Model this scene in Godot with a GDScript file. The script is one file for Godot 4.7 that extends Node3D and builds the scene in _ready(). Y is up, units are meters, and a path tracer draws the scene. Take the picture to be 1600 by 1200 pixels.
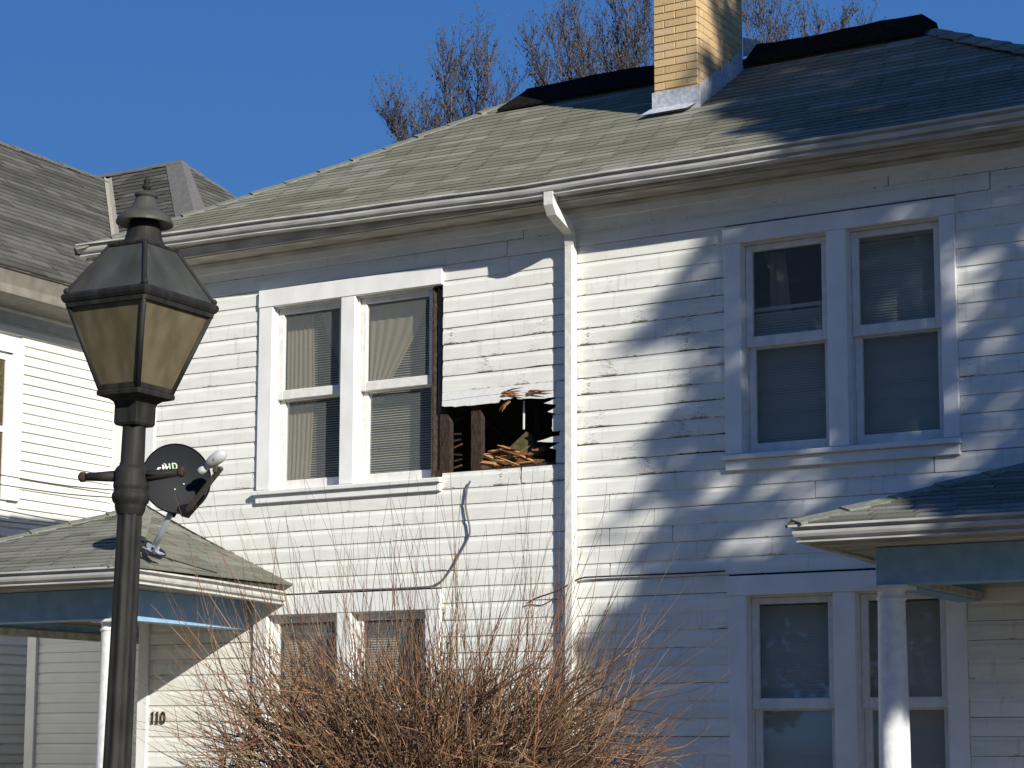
extends Node3D
# A white clapboard duplex with a burnt-out patch in its wall, seen over a street lamp. x runs along the wall, y up, z out of the wall towards the street.

var M := {}
var used := {}
var rng := RandomNumberGenerator.new()

# ------------------------------------------------------------------ mesh helpers
class B:
	var st := SurfaceTool.new()
	var empty := true
	func _init(smooth := false) -> void:
		st.begin(Mesh.PRIMITIVE_TRIANGLES)
		st.set_smooth_group(0 if smooth else -1)
		st.set_color(Color.WHITE)
	func col(c: Color) -> B:
		st.set_color(c)
		return self
	func group(n: int) -> B:
		st.set_smooth_group(n)
		return self
	func v(p: Vector3, uv := Vector2.ZERO) -> void:
		st.set_uv(uv)
		st.add_vertex(p)
	func tri(a: Vector3, b: Vector3, c: Vector3, ua := Vector2.ZERO, ub := Vector2.ZERO, uc := Vector2.ZERO) -> void:
		empty = false
		v(a, ua); v(c, uc); v(b, ub)
	func quad(a: Vector3, b: Vector3, c: Vector3, d: Vector3, ua := Vector2.ZERO, ub := Vector2.ZERO, uc := Vector2.ZERO, ud := Vector2.ZERO) -> void:
		tri(a, b, c, ua, ub, uc)
		tri(a, c, d, ua, uc, ud)
	func hexa(p: Array) -> void:   # p[0..3] bottom counter-clockwise from above, p[4..7] top
		quad(p[4], p[5], p[6], p[7]); quad(p[3], p[2], p[1], p[0])
		for i in 4:
			var j := (i + 1) % 4
			quad(p[i], p[j], p[4 + j], p[4 + i])
	func box(x0: float, x1: float, y0: float, y1: float, z0: float, z1: float) -> B:
		hexa([Vector3(x0, y0, z1), Vector3(x1, y0, z1), Vector3(x1, y0, z0), Vector3(x0, y0, z0), Vector3(x0, y1, z1), Vector3(x1, y1, z1), Vector3(x1, y1, z0), Vector3(x0, y1, z0)])
		return self
	func bevel_box(x0: float, x1: float, y0: float, y1: float, z0: float, z1: float, e := 0.004) -> B:   # front (+z) edges chamfered
		box(x0, x1, y0, y1, z0, z1 - e)
		var q := z1 - e
		var a := [Vector3(x0, y0, q), Vector3(x1, y0, q), Vector3(x1, y1, q), Vector3(x0, y1, q)]
		var b := [Vector3(x0 + e, y0 + e, z1), Vector3(x1 - e, y0 + e, z1), Vector3(x1 - e, y1 - e, z1), Vector3(x0 + e, y1 - e, z1)]
		quad(b[0], b[1], b[2], b[3])
		for i in 4:
			var j := (i + 1) % 4
			quad(a[i], a[j], b[j], b[i])
		return self
	func obox(t: Transform3D, s: Vector3) -> B:
		var p := []
		for y in [-0.5, 0.5]:
			for c in [[-0.5, 0.5], [0.5, 0.5], [0.5, -0.5], [-0.5, -0.5]]:
				p.append(t * Vector3(c[0] * s.x, y * s.y, c[1] * s.z))
		hexa(p)
		return self
	func beam(a: Vector3, b: Vector3, w: float, h: float, up := Vector3.UP) -> B:   # a bar from a to b
		var d := (b - a).normalized()
		if absf(d.dot(up)) > 0.98:
			up = Vector3(0, 0, 1)
		var s := d.cross(up).normalized()
		var u := s.cross(d)
		obox(Transform3D(Basis(d, u, s), (a + b) / 2), Vector3(a.distance_to(b), h, w))
		return self
	func tube(pts: Array, radii: Array, n: int, caps := true, turn := 0.0) -> B:
		empty = false
		var side := Vector3.ZERO
		var rings := []
		for i in pts.size():
			var d: Vector3 = (pts[mini(i + 1, pts.size() - 1)] - pts[maxi(i - 1, 0)]).normalized()
			if side == Vector3.ZERO:
				side = d.cross(Vector3.UP if absf(d.y) < 0.9 else Vector3(1, 0, 0)).normalized()
			side = (side - d * side.dot(d)).normalized()
			var up := side.cross(d)
			var ring := []
			for k in n:
				var a := TAU * k / n + turn
				ring.append(pts[i] + (side * cos(a) + up * sin(a)) * radii[i])
			rings.append(ring)
		for i in pts.size() - 1:
			for k in n:
				var l := (k + 1) % n
				quad(rings[i][l], rings[i][k], rings[i + 1][k], rings[i + 1][l])
		if caps:
			for k in range(1, n - 1):
				tri(rings[0][0], rings[0][k], rings[0][k + 1])
				tri(rings[-1][0], rings[-1][k + 1], rings[-1][k])
		return self
	func lathe(prof: Array, n: int, flutes := 0, depth := 0.0, at := Vector3.ZERO) -> B:   # prof of (radius, y), from the bottom up
		empty = false
		for i in prof.size() - 1:
			for k in n:
				var p := []
				for q in [[i, k], [i, k + 1], [i + 1, k + 1], [i + 1, k]]:
					var a: float = TAU * q[1] / n
					var r: float = prof[q[0]].x * (1.0 - (depth * (0.5 + 0.5 * cos(a * flutes)) if flutes else 0.0))
					p.append(at + Vector3(r * sin(a), prof[q[0]].y, r * cos(a)))
				quad(p[0], p[1], p[2], p[3])
		return self
	func prism(poly: Array, t: Transform3D, depth: float) -> B:   # outline in x, y of t, from z = 0 to depth
		var pv := PackedVector2Array(poly)
		if Geometry2D.is_polygon_clockwise(pv):
			pv.reverse()
		var idx := Geometry2D.triangulate_polygon(pv)
		for i in range(0, idx.size(), 3):
			var q := []
			for k in 3:
				q.append(pv[idx[i + k]])
			if (q[1] - q[0]).cross(q[2] - q[0]) < 0:
				q = [q[0], q[2], q[1]]
			tri(t * Vector3(q[0].x, q[0].y, depth), t * Vector3(q[1].x, q[1].y, depth), t * Vector3(q[2].x, q[2].y, depth))
			tri(t * Vector3(q[0].x, q[0].y, 0), t * Vector3(q[2].x, q[2].y, 0), t * Vector3(q[1].x, q[1].y, 0))
		for i in pv.size():
			var a := pv[i]
			var b := pv[(i + 1) % pv.size()]
			quad(t * Vector3(a.x, a.y, 0), t * Vector3(b.x, b.y, 0), t * Vector3(b.x, b.y, depth), t * Vector3(a.x, a.y, depth))
		return self
	func sweep(path: Array, outs: Array, prof: Array) -> B:   # prof of (out, up) drawn along a path; outs holds the outward direction at each point
		empty = false
		for i in path.size() - 1:
			for k in prof.size() - 1:
				var p := []
				for q in [[i, k], [i + 1, k], [i + 1, k + 1], [i, k + 1]]:
					p.append(path[q[0]] + outs[q[0]] * prof[q[1]].x + Vector3.UP * prof[q[1]].y)
				quad(p[3], p[2], p[1], p[0])
		for e in [0, path.size() - 1]:
			for k in range(1, prof.size() - 1):
				var c := []
				for q in [0, k, k + 1]:
					c.append(path[e] + outs[e] * prof[q].x + Vector3.UP * prof[q].y)
				tri(c[0], c[1], c[2])
		return self
	func done() -> ArrayMesh:
		st.generate_normals()
		return st.commit()

func numbered(called: String) -> String:
	if not used.has(called):
		used[called] = 0
		return called
	used[called] += 1
	return "%s_%03d" % [called, used[called]]

func put(called: String, b, m: Material, parent: Node = null, label := "", kind := "") -> MeshInstance3D:
	var o := piece(called, b, m, parent if parent else self, kind)
	if label:
		o.set_meta("label", label)
	return o

# parts of a busy parent get their numbers from a counter, which is faster than looking names up
var counts := {}
func piece(called: String, b, m: Material, parent: Node, kind := "") -> MeshInstance3D:
	var key := str(parent.get_instance_id()) + called
	var n: int = counts.get(key, 0)
	counts[key] = n + 1
	var o := MeshInstance3D.new()
	o.mesh = b.done() if b is B else b
	o.material_override = m
	o.name = called if n == 0 else "%s_%03d" % [called, n]
	parent.add_child(o)
	if kind:
		o.set_meta("kind", kind)
	return o

func group_node(called: String, parent: Node, label := "") -> Node3D:
	var o := Node3D.new()
	var key := str(parent.get_instance_id()) + called
	var n: int = counts.get(key, 0)
	counts[key] = n + 1
	o.name = called if n == 0 else "%s_%03d" % [called, n]
	parent.add_child(o)
	if label:
		o.set_meta("label", label)
	return o

func thing(called: String, label: String, category: String, at := Vector3.ZERO, group := "") -> Node3D:
	var o := Node3D.new()
	o.name = numbered(called)
	add_child(o)
	o.position = at
	return tag(o, label, category, group)

func tag(o: Node3D, label: String, category: String, group := "") -> Node3D:
	o.set_meta("label", label)
	o.set_meta("category", category)
	if group:
		o.set_meta("group", group)
	return o

# ------------------------------------------------------------------ materials
func lin(r: float, g: float, b: float) -> Color:
	return Color(r, g, b).linear_to_srgb()

func noise_tex(freq: float, lo: Color, hi: Color, sd: int, size := 512, fractal := 5, mid := 0.5, normal := false, kind := FastNoiseLite.TYPE_SIMPLEX_SMOOTH) -> NoiseTexture2D:
	var n := FastNoiseLite.new()
	n.noise_type = kind
	n.seed = sd
	n.frequency = freq
	n.fractal_octaves = fractal
	var t := NoiseTexture2D.new()
	t.width = size
	t.height = size
	t.seamless = true
	t.noise = n
	if normal:
		t.as_normal_map = true
		t.bump_strength = 4.0
	else:
		var g := Gradient.new()
		g.set_color(0, lo)
		g.set_color(1, hi)
		g.set_offset(0, mid - 0.28)
		g.set_offset(1, mid + 0.28)
		t.color_ramp = g
	return t

func mat(c: Color, rough := 0.8, metal := 0.0) -> StandardMaterial3D:
	var m := StandardMaterial3D.new()
	m.albedo_color = c
	m.roughness = rough
	m.metallic = metal
	m.metallic_specular = 0.35
	return m

func tri_mat(lo: Color, hi: Color, scale: float, freq: float, sd: int, rough := 0.8, bump := 0.0, stretch := Vector3.ONE) -> StandardMaterial3D:
	var m := mat(Color.WHITE, rough)
	m.albedo_texture = noise_tex(freq, lo, hi, sd)
	m.uv1_triplanar = true
	m.uv1_world_triplanar = true
	m.uv1_scale = Vector3.ONE * scale * stretch
	if bump > 0.0:
		m.heightmap_enabled = true
		m.heightmap_scale = bump
		m.heightmap_texture = noise_tex(freq * 2.0, Color.BLACK, Color.WHITE, sd + 7)
	return m

# paint along a clapboard: u runs 4 m along the board, v up its face; flaking is worst along the bottom edge
func paint_tex(sd: int, chips: float) -> ImageTexture:
	var w := 1024
	var h := 64
	var n := FastNoiseLite.new()
	n.seed = sd
	n.frequency = 0.02
	n.fractal_octaves = 4
	var f := FastNoiseLite.new()
	f.seed = sd + 1
	f.frequency = 0.11
	f.fractal_octaves = 3
	var im := Image.create(w, h, false, Image.FORMAT_RGB8)
	for x in w:
		var seam := absf(float(x) / w - 0.5) * 2.0
		for y in h:
			var up := 1.0 - float(y) / h           # 0 at the board's bottom edge
			var a := n.get_noise_2d(x * 0.6, y * 2.0)
			var b := f.get_noise_2d(x * 0.5, y * 2.2)
			var g := n.get_noise_2d(x * 0.35 + 900.0, y * 0.5)
			var t := 1.0 + a * 0.03 + b * 0.015 + g * 0.05
			var c := Color(t * 0.985, t * 0.985, t * 0.965)
			var streak := n.get_noise_2d(x * 2.5 + 300.0, y * 0.12)
			if streak > 0.3:
				c = c.lerp(Color(0.86, 0.85, 0.81), minf(0.7, (streak - 0.3) * 1.6))
			var edge := clampf(1.0 - up / 0.11, 0.0, 1.0) * 0.5 - (0.3 if up > 0.14 else 0.0)
			var where := n.get_noise_2d(x * 0.45 + 77.0, 500.0)
			var k := b * 0.9 + where * 0.9 + edge - (1.02 - chips)
			if k > 0.0 and seam < 0.985:
				c = c.lerp(Color(0.36, 0.31, 0.26).lerp(Color(0.62, 0.58, 0.52), 0.5 + b), minf(1.0, k * 7.0))
			im.set_pixel(x, y, c)
	return ImageTexture.create_from_image(im)

func make_materials() -> void:
	M.siding = []
	for i in 6:
		var chips: float = [0.14, 0.22, 0.30, 0.44, 0.70, 0.20][i]
		var tone: float = [0.75, 0.775, 0.735, 0.76, 0.74, 0.785][i]
		var m := mat(lin(tone, tone * 0.998, tone * 0.965), 0.55)
		m.albedo_texture = paint_tex(40 + i * 13, chips)
		M.siding.append(m)
	M.trim = tri_mat(lin(0.70, 0.695, 0.67), lin(0.775, 0.775, 0.755), 0.6, 0.012, 3, 0.5, 0.0, Vector3(1.0, 0.6, 1.0))
	M.sash = tri_mat(lin(0.63, 0.615, 0.565), lin(0.72, 0.715, 0.68), 1.2, 0.015, 5, 0.5, 0.0)
	M.gutter = tri_mat(lin(0.38, 0.372, 0.345), lin(0.54, 0.53, 0.50), 0.8, 0.015, 9, 0.42, 0.0, Vector3(0.5, 2.0, 1.0))
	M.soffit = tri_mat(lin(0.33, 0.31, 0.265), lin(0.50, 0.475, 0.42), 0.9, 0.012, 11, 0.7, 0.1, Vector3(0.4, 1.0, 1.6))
	M.spout = tri_mat(lin(0.60, 0.585, 0.535), lin(0.73, 0.715, 0.66), 1.3, 0.02, 14, 0.45)
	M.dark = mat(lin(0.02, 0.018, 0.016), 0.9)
	M.room = mat(lin(0.10, 0.09, 0.08), 0.9)
	M.sheath = tri_mat(lin(0.028, 0.021, 0.016), lin(0.075, 0.052, 0.036), 1.2, 0.03, 17, 0.9, 0.3, Vector3(1, 1, 1))
	M.stud = tri_mat(lin(0.022, 0.015, 0.011), lin(0.075, 0.047, 0.032), 2.2, 0.03, 19, 0.85, 0.4, Vector3(2.5, 0.3, 2.5))
	M.fresh = tri_mat(lin(0.34, 0.145, 0.050), lin(0.66, 0.37, 0.15), 3.0, 0.05, 23, 0.75, 0.3, Vector3(0.4, 3.0, 3.0))
	M.rubble = tri_mat(lin(0.085, 0.035, 0.016), lin(0.24, 0.11, 0.05), 3.0, 0.05, 29, 0.85, 0.3)
	M.drab = tri_mat(lin(0.05, 0.042, 0.018), lin(0.10, 0.08, 0.035), 1.5, 0.02, 31, 0.8)
	M.paint_chip = tri_mat(lin(0.68, 0.675, 0.65), lin(0.76, 0.757, 0.735), 1.2, 0.03, 30, 0.6)
	M.shingle = mat(Color.WHITE, 0.93)
	M.shingle.vertex_color_use_as_albedo = true
	M.shingle.metallic_specular = 0.04
	M.shingle.albedo_texture = noise_tex(0.09, Color(0.82, 0.82, 0.82), Color(1, 1, 1), 33, 512, 4)
	M.shingle.uv1_triplanar = true
	M.shingle.uv1_world_triplanar = true
	M.shingle.uv1_scale = Vector3.ONE * 1.7
	M.cap = tri_mat(lin(0.13, 0.135, 0.105), lin(0.23, 0.235, 0.19), 1.2, 0.03, 35, 0.93)
	M.cap_gray = tri_mat(lin(0.09, 0.088, 0.078), lin(0.16, 0.155, 0.14), 1.2, 0.03, 37, 0.93)
	M.deck = mat(lin(0.06, 0.055, 0.045), 0.9)
	M.felt = tri_mat(lin(0.008, 0.0075, 0.007), lin(0.020, 0.0165, 0.0135), 1.5, 0.02, 39, 0.9, 0.2)
	M.felt.metallic_specular = 0.05
	M.brick = []
	for i in 5:
		var c: Color = [lin(0.60, 0.415, 0.20), lin(0.64, 0.45, 0.225), lin(0.56, 0.38, 0.18), lin(0.62, 0.44, 0.235), lin(0.55, 0.39, 0.195)][i]
		var bm := tri_mat(c.darkened(0.10), c.lightened(0.05), 3.0, 0.04, 50 + i, 0.85, 0.15)
		M.brick.append(bm)
	M.mortar = tri_mat(lin(0.20, 0.155, 0.095), lin(0.32, 0.255, 0.165), 4.0, 0.05, 57, 0.95, 0.2)
	M.flash = tri_mat(lin(0.44, 0.46, 0.48), lin(0.66, 0.67, 0.68), 2.0, 0.02, 59, 0.38)
	M.flash.metallic = 0.25
	M.blue = tri_mat(lin(0.215, 0.36, 0.52), lin(0.27, 0.43, 0.60), 0.8, 0.015, 61, 0.55, 0.05)
	M.ceiling = tri_mat(lin(0.24, 0.185, 0.12), lin(0.33, 0.26, 0.175), 0.8, 0.015, 63, 0.7)
	M.column = tri_mat(lin(0.62, 0.625, 0.62), lin(0.76, 0.765, 0.755), 1.1, 0.02, 65, 0.5, 0.06)
	var g := mat(Color(0.86, 0.9, 0.9, 0.06), 0.02)
	g.transparency = BaseMaterial3D.TRANSPARENCY_ALPHA
	g.metallic_specular = 0.5
	M.glass = g
	M.blind = mat(lin(0.44, 0.41, 0.325), 0.6)
	M.blind_pale = mat(lin(0.40, 0.405, 0.345), 0.6)
	M.curtain = mat(lin(0.225, 0.195, 0.135), 0.9)
	M.curtain.backlight_enabled = true
	M.curtain.backlight = lin(0.25, 0.22, 0.15)
	M.iron = tri_mat(lin(0.013, 0.0128, 0.012), lin(0.029, 0.0275, 0.0245), 2.0, 0.012, 71, 0.62, 0.0, Vector3(1.5, 0.35, 1.5))
	M.iron.metallic_specular = 0.3
	M.rust = tri_mat(lin(0.02, 0.015, 0.012), lin(0.07, 0.042, 0.028), 5.0, 0.04, 73, 0.6, 0.3)
	M.iron_roof = tri_mat(lin(0.034, 0.034, 0.030), lin(0.068, 0.070, 0.058), 1.6, 0.010, 75, 0.5, 0.0, Vector3(1.0, 0.5, 1.0))
	M.iron_roof.metallic_specular = 0.3
	M.amber = tri_mat(lin(0.082, 0.068, 0.040), lin(0.138, 0.115, 0.070), 1.2, 0.012, 77, 0.32, 0.0, Vector3(1.6, 0.7, 1.6))
	M.amber.backlight_enabled = true
	M.amber.backlight = lin(0.045, 0.034, 0.017)
	M.dish = mat(lin(0.0145, 0.0155, 0.0175), 0.55)
	M.dish.metallic_specular = 0.2
	M.dish_dark = mat(lin(0.007, 0.007, 0.008), 0.8)
	M.dish_dark.metallic_specular = 0.1
	M.dish_arm = tri_mat(lin(0.045, 0.042, 0.03), lin(0.11, 0.10, 0.075), 5.0, 0.03, 79, 0.5)
	M.plastic = mat(lin(0.47, 0.47, 0.47), 0.4)
	M.galv = tri_mat(lin(0.34, 0.37, 0.40), lin(0.52, 0.55, 0.58), 5.0, 0.03, 81, 0.4)
	M.galv.metallic = 0.3
	M.print_white = mat(lin(0.72, 0.72, 0.72), 0.5)
	M.print_green = mat(lin(0.36, 0.45, 0.30), 0.5)
	M.digit = mat(lin(0.025, 0.018, 0.012), 0.5)
	M.cable = mat(lin(0.12, 0.12, 0.13), 0.6)
	M.wire = mat(lin(0.03, 0.03, 0.032), 0.6)
	M.twig = mat(Color.WHITE, 0.75)
	M.twig.vertex_color_use_as_albedo = true
	M.bark = tri_mat(lin(0.09, 0.065, 0.045), lin(0.20, 0.15, 0.11), 3.0, 0.03, 83, 0.9, 0.4)
	M.leaf = mat(lin(0.045, 0.075, 0.022), 0.55)
	M.neigh = []
	for i in 3:
		var nt: float = [0.66, 0.685, 0.645][i]
		var nm := tri_mat(lin(nt * 0.97, nt * 0.955, nt * 0.87), lin(nt, nt * 0.99, nt * 0.92), 0.7, 0.012, 85 + i, 0.55)
		M.neigh.append(nm)
	M.neigh_trim = tri_mat(lin(0.70, 0.69, 0.64), lin(0.78, 0.77, 0.72), 0.8, 0.012, 89, 0.5)
	M.neigh_fascia = tri_mat(lin(0.165, 0.15, 0.122), lin(0.225, 0.208, 0.172), 0.8, 0.012, 90, 0.6)
	M.neigh_gray = tri_mat(lin(0.36, 0.375, 0.38), lin(0.44, 0.455, 0.46), 0.8, 0.012, 91, 0.6)
	M.valley = tri_mat(lin(0.28, 0.255, 0.20), lin(0.36, 0.33, 0.265), 2.0, 0.02, 92, 0.5)
	M.membrane = tri_mat(lin(0.105, 0.102, 0.092), lin(0.145, 0.14, 0.128), 1.0, 0.02, 93, 0.9)
	M.grass = tri_mat(lin(0.095, 0.082, 0.040), lin(0.18, 0.15, 0.085), 0.35, 0.03, 94, 0.95)
	M.paving = tri_mat(lin(0.30, 0.29, 0.265), lin(0.42, 0.40, 0.37), 0.4, 0.02, 95, 0.9)
	M.asphalt = tri_mat(lin(0.04, 0.04, 0.042), lin(0.07, 0.07, 0.07), 0.6, 0.05, 96, 0.9)

# ------------------------------------------------------------------ the house
const PITCH := 0.599
const EAVE_Y := 5.70
const EAVE_Z := 0.41
const EAVE_X := 4.54
const RUN := 2.64
const COURSE := 0.1234

func roof_y(r: float) -> float:       # height of the main roof, r metres in from its eave; it sags a little
	return EAVE_Y + PITCH * r - 0.05 * sin(PI * clampf(r / RUN, 0.0, 1.0))

func gutter_y(x: float) -> float:
	return 5.632 + (0.072 * clampf((-0.25 - x) / 3.3, 0.0, 1.3) if x < -0.25 else -0.004 * (x + 0.25) / 3.0)

func eave_dip(x: float) -> float:      # the eave follows the sagging gutter
	return clampf(gutter_y(x) + 0.010 - EAVE_Y, -0.08, 0.0)

func wavy(sd: float, x: float) -> float:
	return sin(x * 2.3 + sd * 7.1) * 0.5 + sin(x * 5.7 + sd * 3.3) * 0.3 + sin(x * 11.0 + sd * 1.7) * 0.2

# one clapboard: flat face, hollow top that tucks under the board above
func clapboard(x0: float, x1: float, y: float, sd: float, h := COURSE, along := Vector3(1, 0, 0), out := Vector3(0, 0, 1), origin := Vector3.ZERO, lip := 1.0, worn := 0.0) -> B:
	var b := B.new()
	var gap := 0.0016 + 0.0050 * pow(absf(sin(sd * 12.9)), 4.0)
	var prof := [Vector2(-0.015, gap), Vector2(0.0030, gap), Vector2(0.0045, gap + 0.002), Vector2(0.0045, h * 0.72), Vector2(0.0020, h * 0.80), Vector2(-0.0010, h * 0.87), Vector2(-0.0022, h * 0.95), Vector2(-0.0025, h + 0.002)]
	var n := maxi(1, int(ceil((x1 - x0) / (0.55 if worn < 0.003 else 0.14))))
	var rows := []
	for i in n + 1:
		var x := lerpf(x0, x1, float(i) / n)
		var row := []
		for p in prof:
			row.append(origin + along * x + out * (p.x * lip + wavy(sd, x) * 0.0003) + Vector3.UP * (y + p.y + wavy(sd + 5.0, x * 0.8) * 0.0016 + (worn * maxf(0.0, wavy(sd + 9.0, x * 1.7)) if p.y < h * 0.3 else 0.0)))
		rows.append(row)
	var u0 := fmod(absf(sd) * 0.37, 1.0)
	for i in n:
		for k in prof.size() - 1:
			var ua := Vector2(u0 + (x0 + (x1 - x0) * i / n) / 4.0, 1.0 - prof[k].y / h)
			var ub := Vector2(u0 + (x0 + (x1 - x0) * (i + 1) / n) / 4.0, 1.0 - prof[k].y / h)
			var uc := Vector2(ub.x, 1.0 - minf(prof[k + 1].y / h, 1.0))
			var ud := Vector2(ua.x, 1.0 - minf(prof[k + 1].y / h, 1.0))
			b.quad(rows[i][k], rows[i + 1][k], rows[i + 1][k + 1], rows[i][k + 1], ua, ub, uc, ud)
	for e in [0, n]:
		for k in range(1, prof.size() - 1):
			b.tri(rows[e][0], rows[e][k], rows[e][k + 1])
	return b

# a panel in the plane z0..z1 with rectangular openings [x0, x1, y0, y1]
func panel(x0: float, x1: float, y0: float, y1: float, z0: float, z1: float, holes: Array) -> B:
	var b := B.new()
	var ys := [y0, y1]
	for h in holes:
		ys.append_array([clampf(h[2], y0, y1), clampf(h[3], y0, y1)])
	ys.sort()
	for i in ys.size() - 1:
		if ys[i + 1] - ys[i] < 0.001:
			continue
		var mid: float = (ys[i] + ys[i + 1]) / 2.0
		var cuts := []
		for h in holes:
			if mid > h[2] and mid < h[3]:
				cuts.append([h[0], h[1]])
		cuts.sort()
		var at := x0
		for c in cuts + [[x1, x1]]:
			if c[0] - at > 0.001:
				b.box(at, c[0], ys[i], ys[i + 1], z0, z1)
			at = maxf(at, c[1])
	return b

const OPENINGS := [[-2.79, -2.118, 3.595, 5.083], [-1.985, -1.275, 3.595, 5.083], [1.29, 1.933, 3.60, 5.095], [2.075, 2.733, 3.60, 5.095],
	[1.304, 1.937, 1.05, 2.615], [2.092, 2.715, 1.05, 2.615], [-2.79, -2.118, 1.05, 2.60], [-1.985, -1.31, 1.05, 2.60]]

func build_walls(house: Node3D) -> void:
	var holes := OPENINGS.duplicate(true)
	holes.append([-1.275, -1.185, 3.61, 5.083])
	holes.append([-1.185, -0.17, 3.63, 4.19])
	put("front_sheathing", panel(-4.08, 4.08, 0.35, 5.6, -0.115, -0.019, holes), M.sheath, house)
	var shell := B.new()
	shell.box(-4.08, -3.98, 0.35, 5.6, -4.43, -0.115); shell.box(3.98, 4.08, 0.35, 5.6, -4.43, -0.115); shell.box(-4.08, 4.08, 0.35, 5.6, -4.53, -4.43)
	shell.box(-3.98, 3.98, 0.35, 0.5, -4.43, -0.115)
	put("outer_wall", shell, M.trim, house)
	var inner := B.new()
	inner.box(-3.97, 3.97, 2.95, 3.1, -4.42, -0.12); inner.box(-3.97, 3.97, 5.5, 5.56, -4.42, -0.12); inner.box(-0.05, 0.05, 0.5, 2.95, -4.42, -0.2); inner.box(-0.05, 0.05, 3.1, 5.5, -4.42, -0.2)
	inner.box(-3.97, -0.05, 3.1, 5.5, -1.9, -1.8); inner.box(0.05, 3.97, 3.1, 5.5, -1.9, -1.8)
	put("inner_wall", inner, M.room, house)
	put("foundation", B.new().box(-4.05, 4.05, -0.2, 0.35, -4.5, -0.03), M.mortar, house)
	for s in [-1, 1]:
		var cb := B.new()
		cb.bevel_box(-4.105 if s < 0 else 4.0, -4.0 if s < 0 else 4.105, 0.3, 5.42, -0.02, 0.022)
		cb.box(-4.103 if s < 0 else 4.083, -4.083 if s < 0 else 4.103, 0.3, 5.42, -0.12, -0.022)
		put("corner_board", cb, M.trim, house)
	# clapboards, course by course, cut at the windows and at the hole
	var blocks := [[-2.925, -1.185, 3.52, 5.226], [1.165, 2.838, 3.51, 5.218], [1.172, 2.848, 0.3, 2.75], [-2.925, -1.185, 0.3, 2.75]]
	rng.seed = 11
	for j in range(-4, 30):
		var y: float = 4.86 - COURSE * j
		var spans := [[-4.0, 4.0]]
		for k in blocks:
			if y + COURSE - 0.03 > k[2] and y + 0.03 < k[3]:
				var cut := []
				for s in spans:
					if k[0] > s[0]:
						cut.append([s[0], minf(s[1], k[0])])
					if k[1] < s[1]:
						cut.append([maxf(s[0], k[1]), s[1]])
				spans = cut
		var pieces := []
		for s in spans:
			var at: float = s[0]
			while s[1] - at > 4.3:
				var joint: float = at + rng.randf_range(2.2, 3.8)
				if absf(joint + 0.05) < 0.3:
					joint = -0.05
				pieces.append([at, joint])
				at = joint + 0.0015
			pieces.append([at, s[1]])
		var split := []
		for p in pieces:
			if j in [13, 15, 17] and p[0] < 0.1 and p[1] > 0.4:         # short patches to the right of the downspout
				split.append_array([[p[0], -0.04], [-0.037, 0.24], [0.244, p[1]]])
			elif j == 17 and p[0] < -1.4 and p[1] > -0.2:
				split.append_array([[p[0], -1.02], [-1.016, p[1]]])
			elif j == 11 and p[0] < -1.0 and p[1] > -0.5:
				split.append_array([[p[0], -0.50], [-0.49, p[1]]])
			else:
				split.append(p)
		for p in split:
			if j in [7, 8, 9, 10] and p[0] < -0.9 and p[1] > -0.3:       # burnt through: nothing between the window and the downspout
				p = [-0.17 - 0.03 * ((j * 7) % 3), p[1]]
			if p[1] - p[0] < 0.02:
				continue
			if j == 6 and p[0] < -1.0 and p[1] > -0.3:
				ragged_board(house, p[0], -0.205, y)
				p = [-0.202, p[1]]
				if p[1] - p[0] < 0.02:
					continue
			var sd := rng.randf_range(1.0, 60.0)
			var k: int = rng.randi() % 4
			if p[0] < 0.1 and p[1] > 0.5 and j > 1 and j < 12:
				k = 4
			elif p[0] > -1.3 and p[1] < 0.1 and j > 2 and j < 12:
				k = 3 if j < 5 else 4
			elif y > 5.0:
				k = 0
			piece("siding_board", clapboard(p[0] + (rng.randf() * 0.004), p[1] - (rng.randf() * 0.004), y, sd, COURSE, Vector3(1, 0, 0), Vector3(0, 0, 1), Vector3.ZERO, 1.0, 0.008 if k == 4 else (0.004 if k == 3 else 0.0012)), M.siding[k], house)
	# the end wall round the corner, out of view from the street lamp
	var end := B.new()
	for j in range(-4, 34):
		var y: float = 5.477 - COURSE * j - COURSE * 0.0
		if y > 0.4 and y < 5.42:
			var p0 := Vector3(4.083, y, -0.13)
			var p1 := Vector3(4.083, y, -4.42)
			end.quad(p0 + Vector3(0.018, 0, 0), p1 + Vector3(0.018, 0, 0), p1 + Vector3(0.006, COURSE, 0), p0 + Vector3(0.006, COURSE, 0))
			end.quad(p0, p1, p1 + Vector3(0.018, 0, 0), p0 + Vector3(0.018, 0, 0))
	put("end_siding", end, M.trim, house, "", "stuff")
	# trim at the top of the wall
	var fr := B.new().bevel_box(-4.11, 4.11, 5.425, 5.515, -0.02, 0.024)
	put("frieze_board", fr, M.trim, house)
	put("crown_moulding", B.new().sweep([Vector3(-4.11, 5.512, 0.025), Vector3(4.11, 5.512, 0.025)], [Vector3(0, 0, 1), Vector3(0, 0, 1)], [Vector2(0, 0), Vector2(0.022, 0), Vector2(0.018, -0.012), Vector2(0.006, -0.024), Vector2(0, -0.03)]), M.soffit, house)

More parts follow.
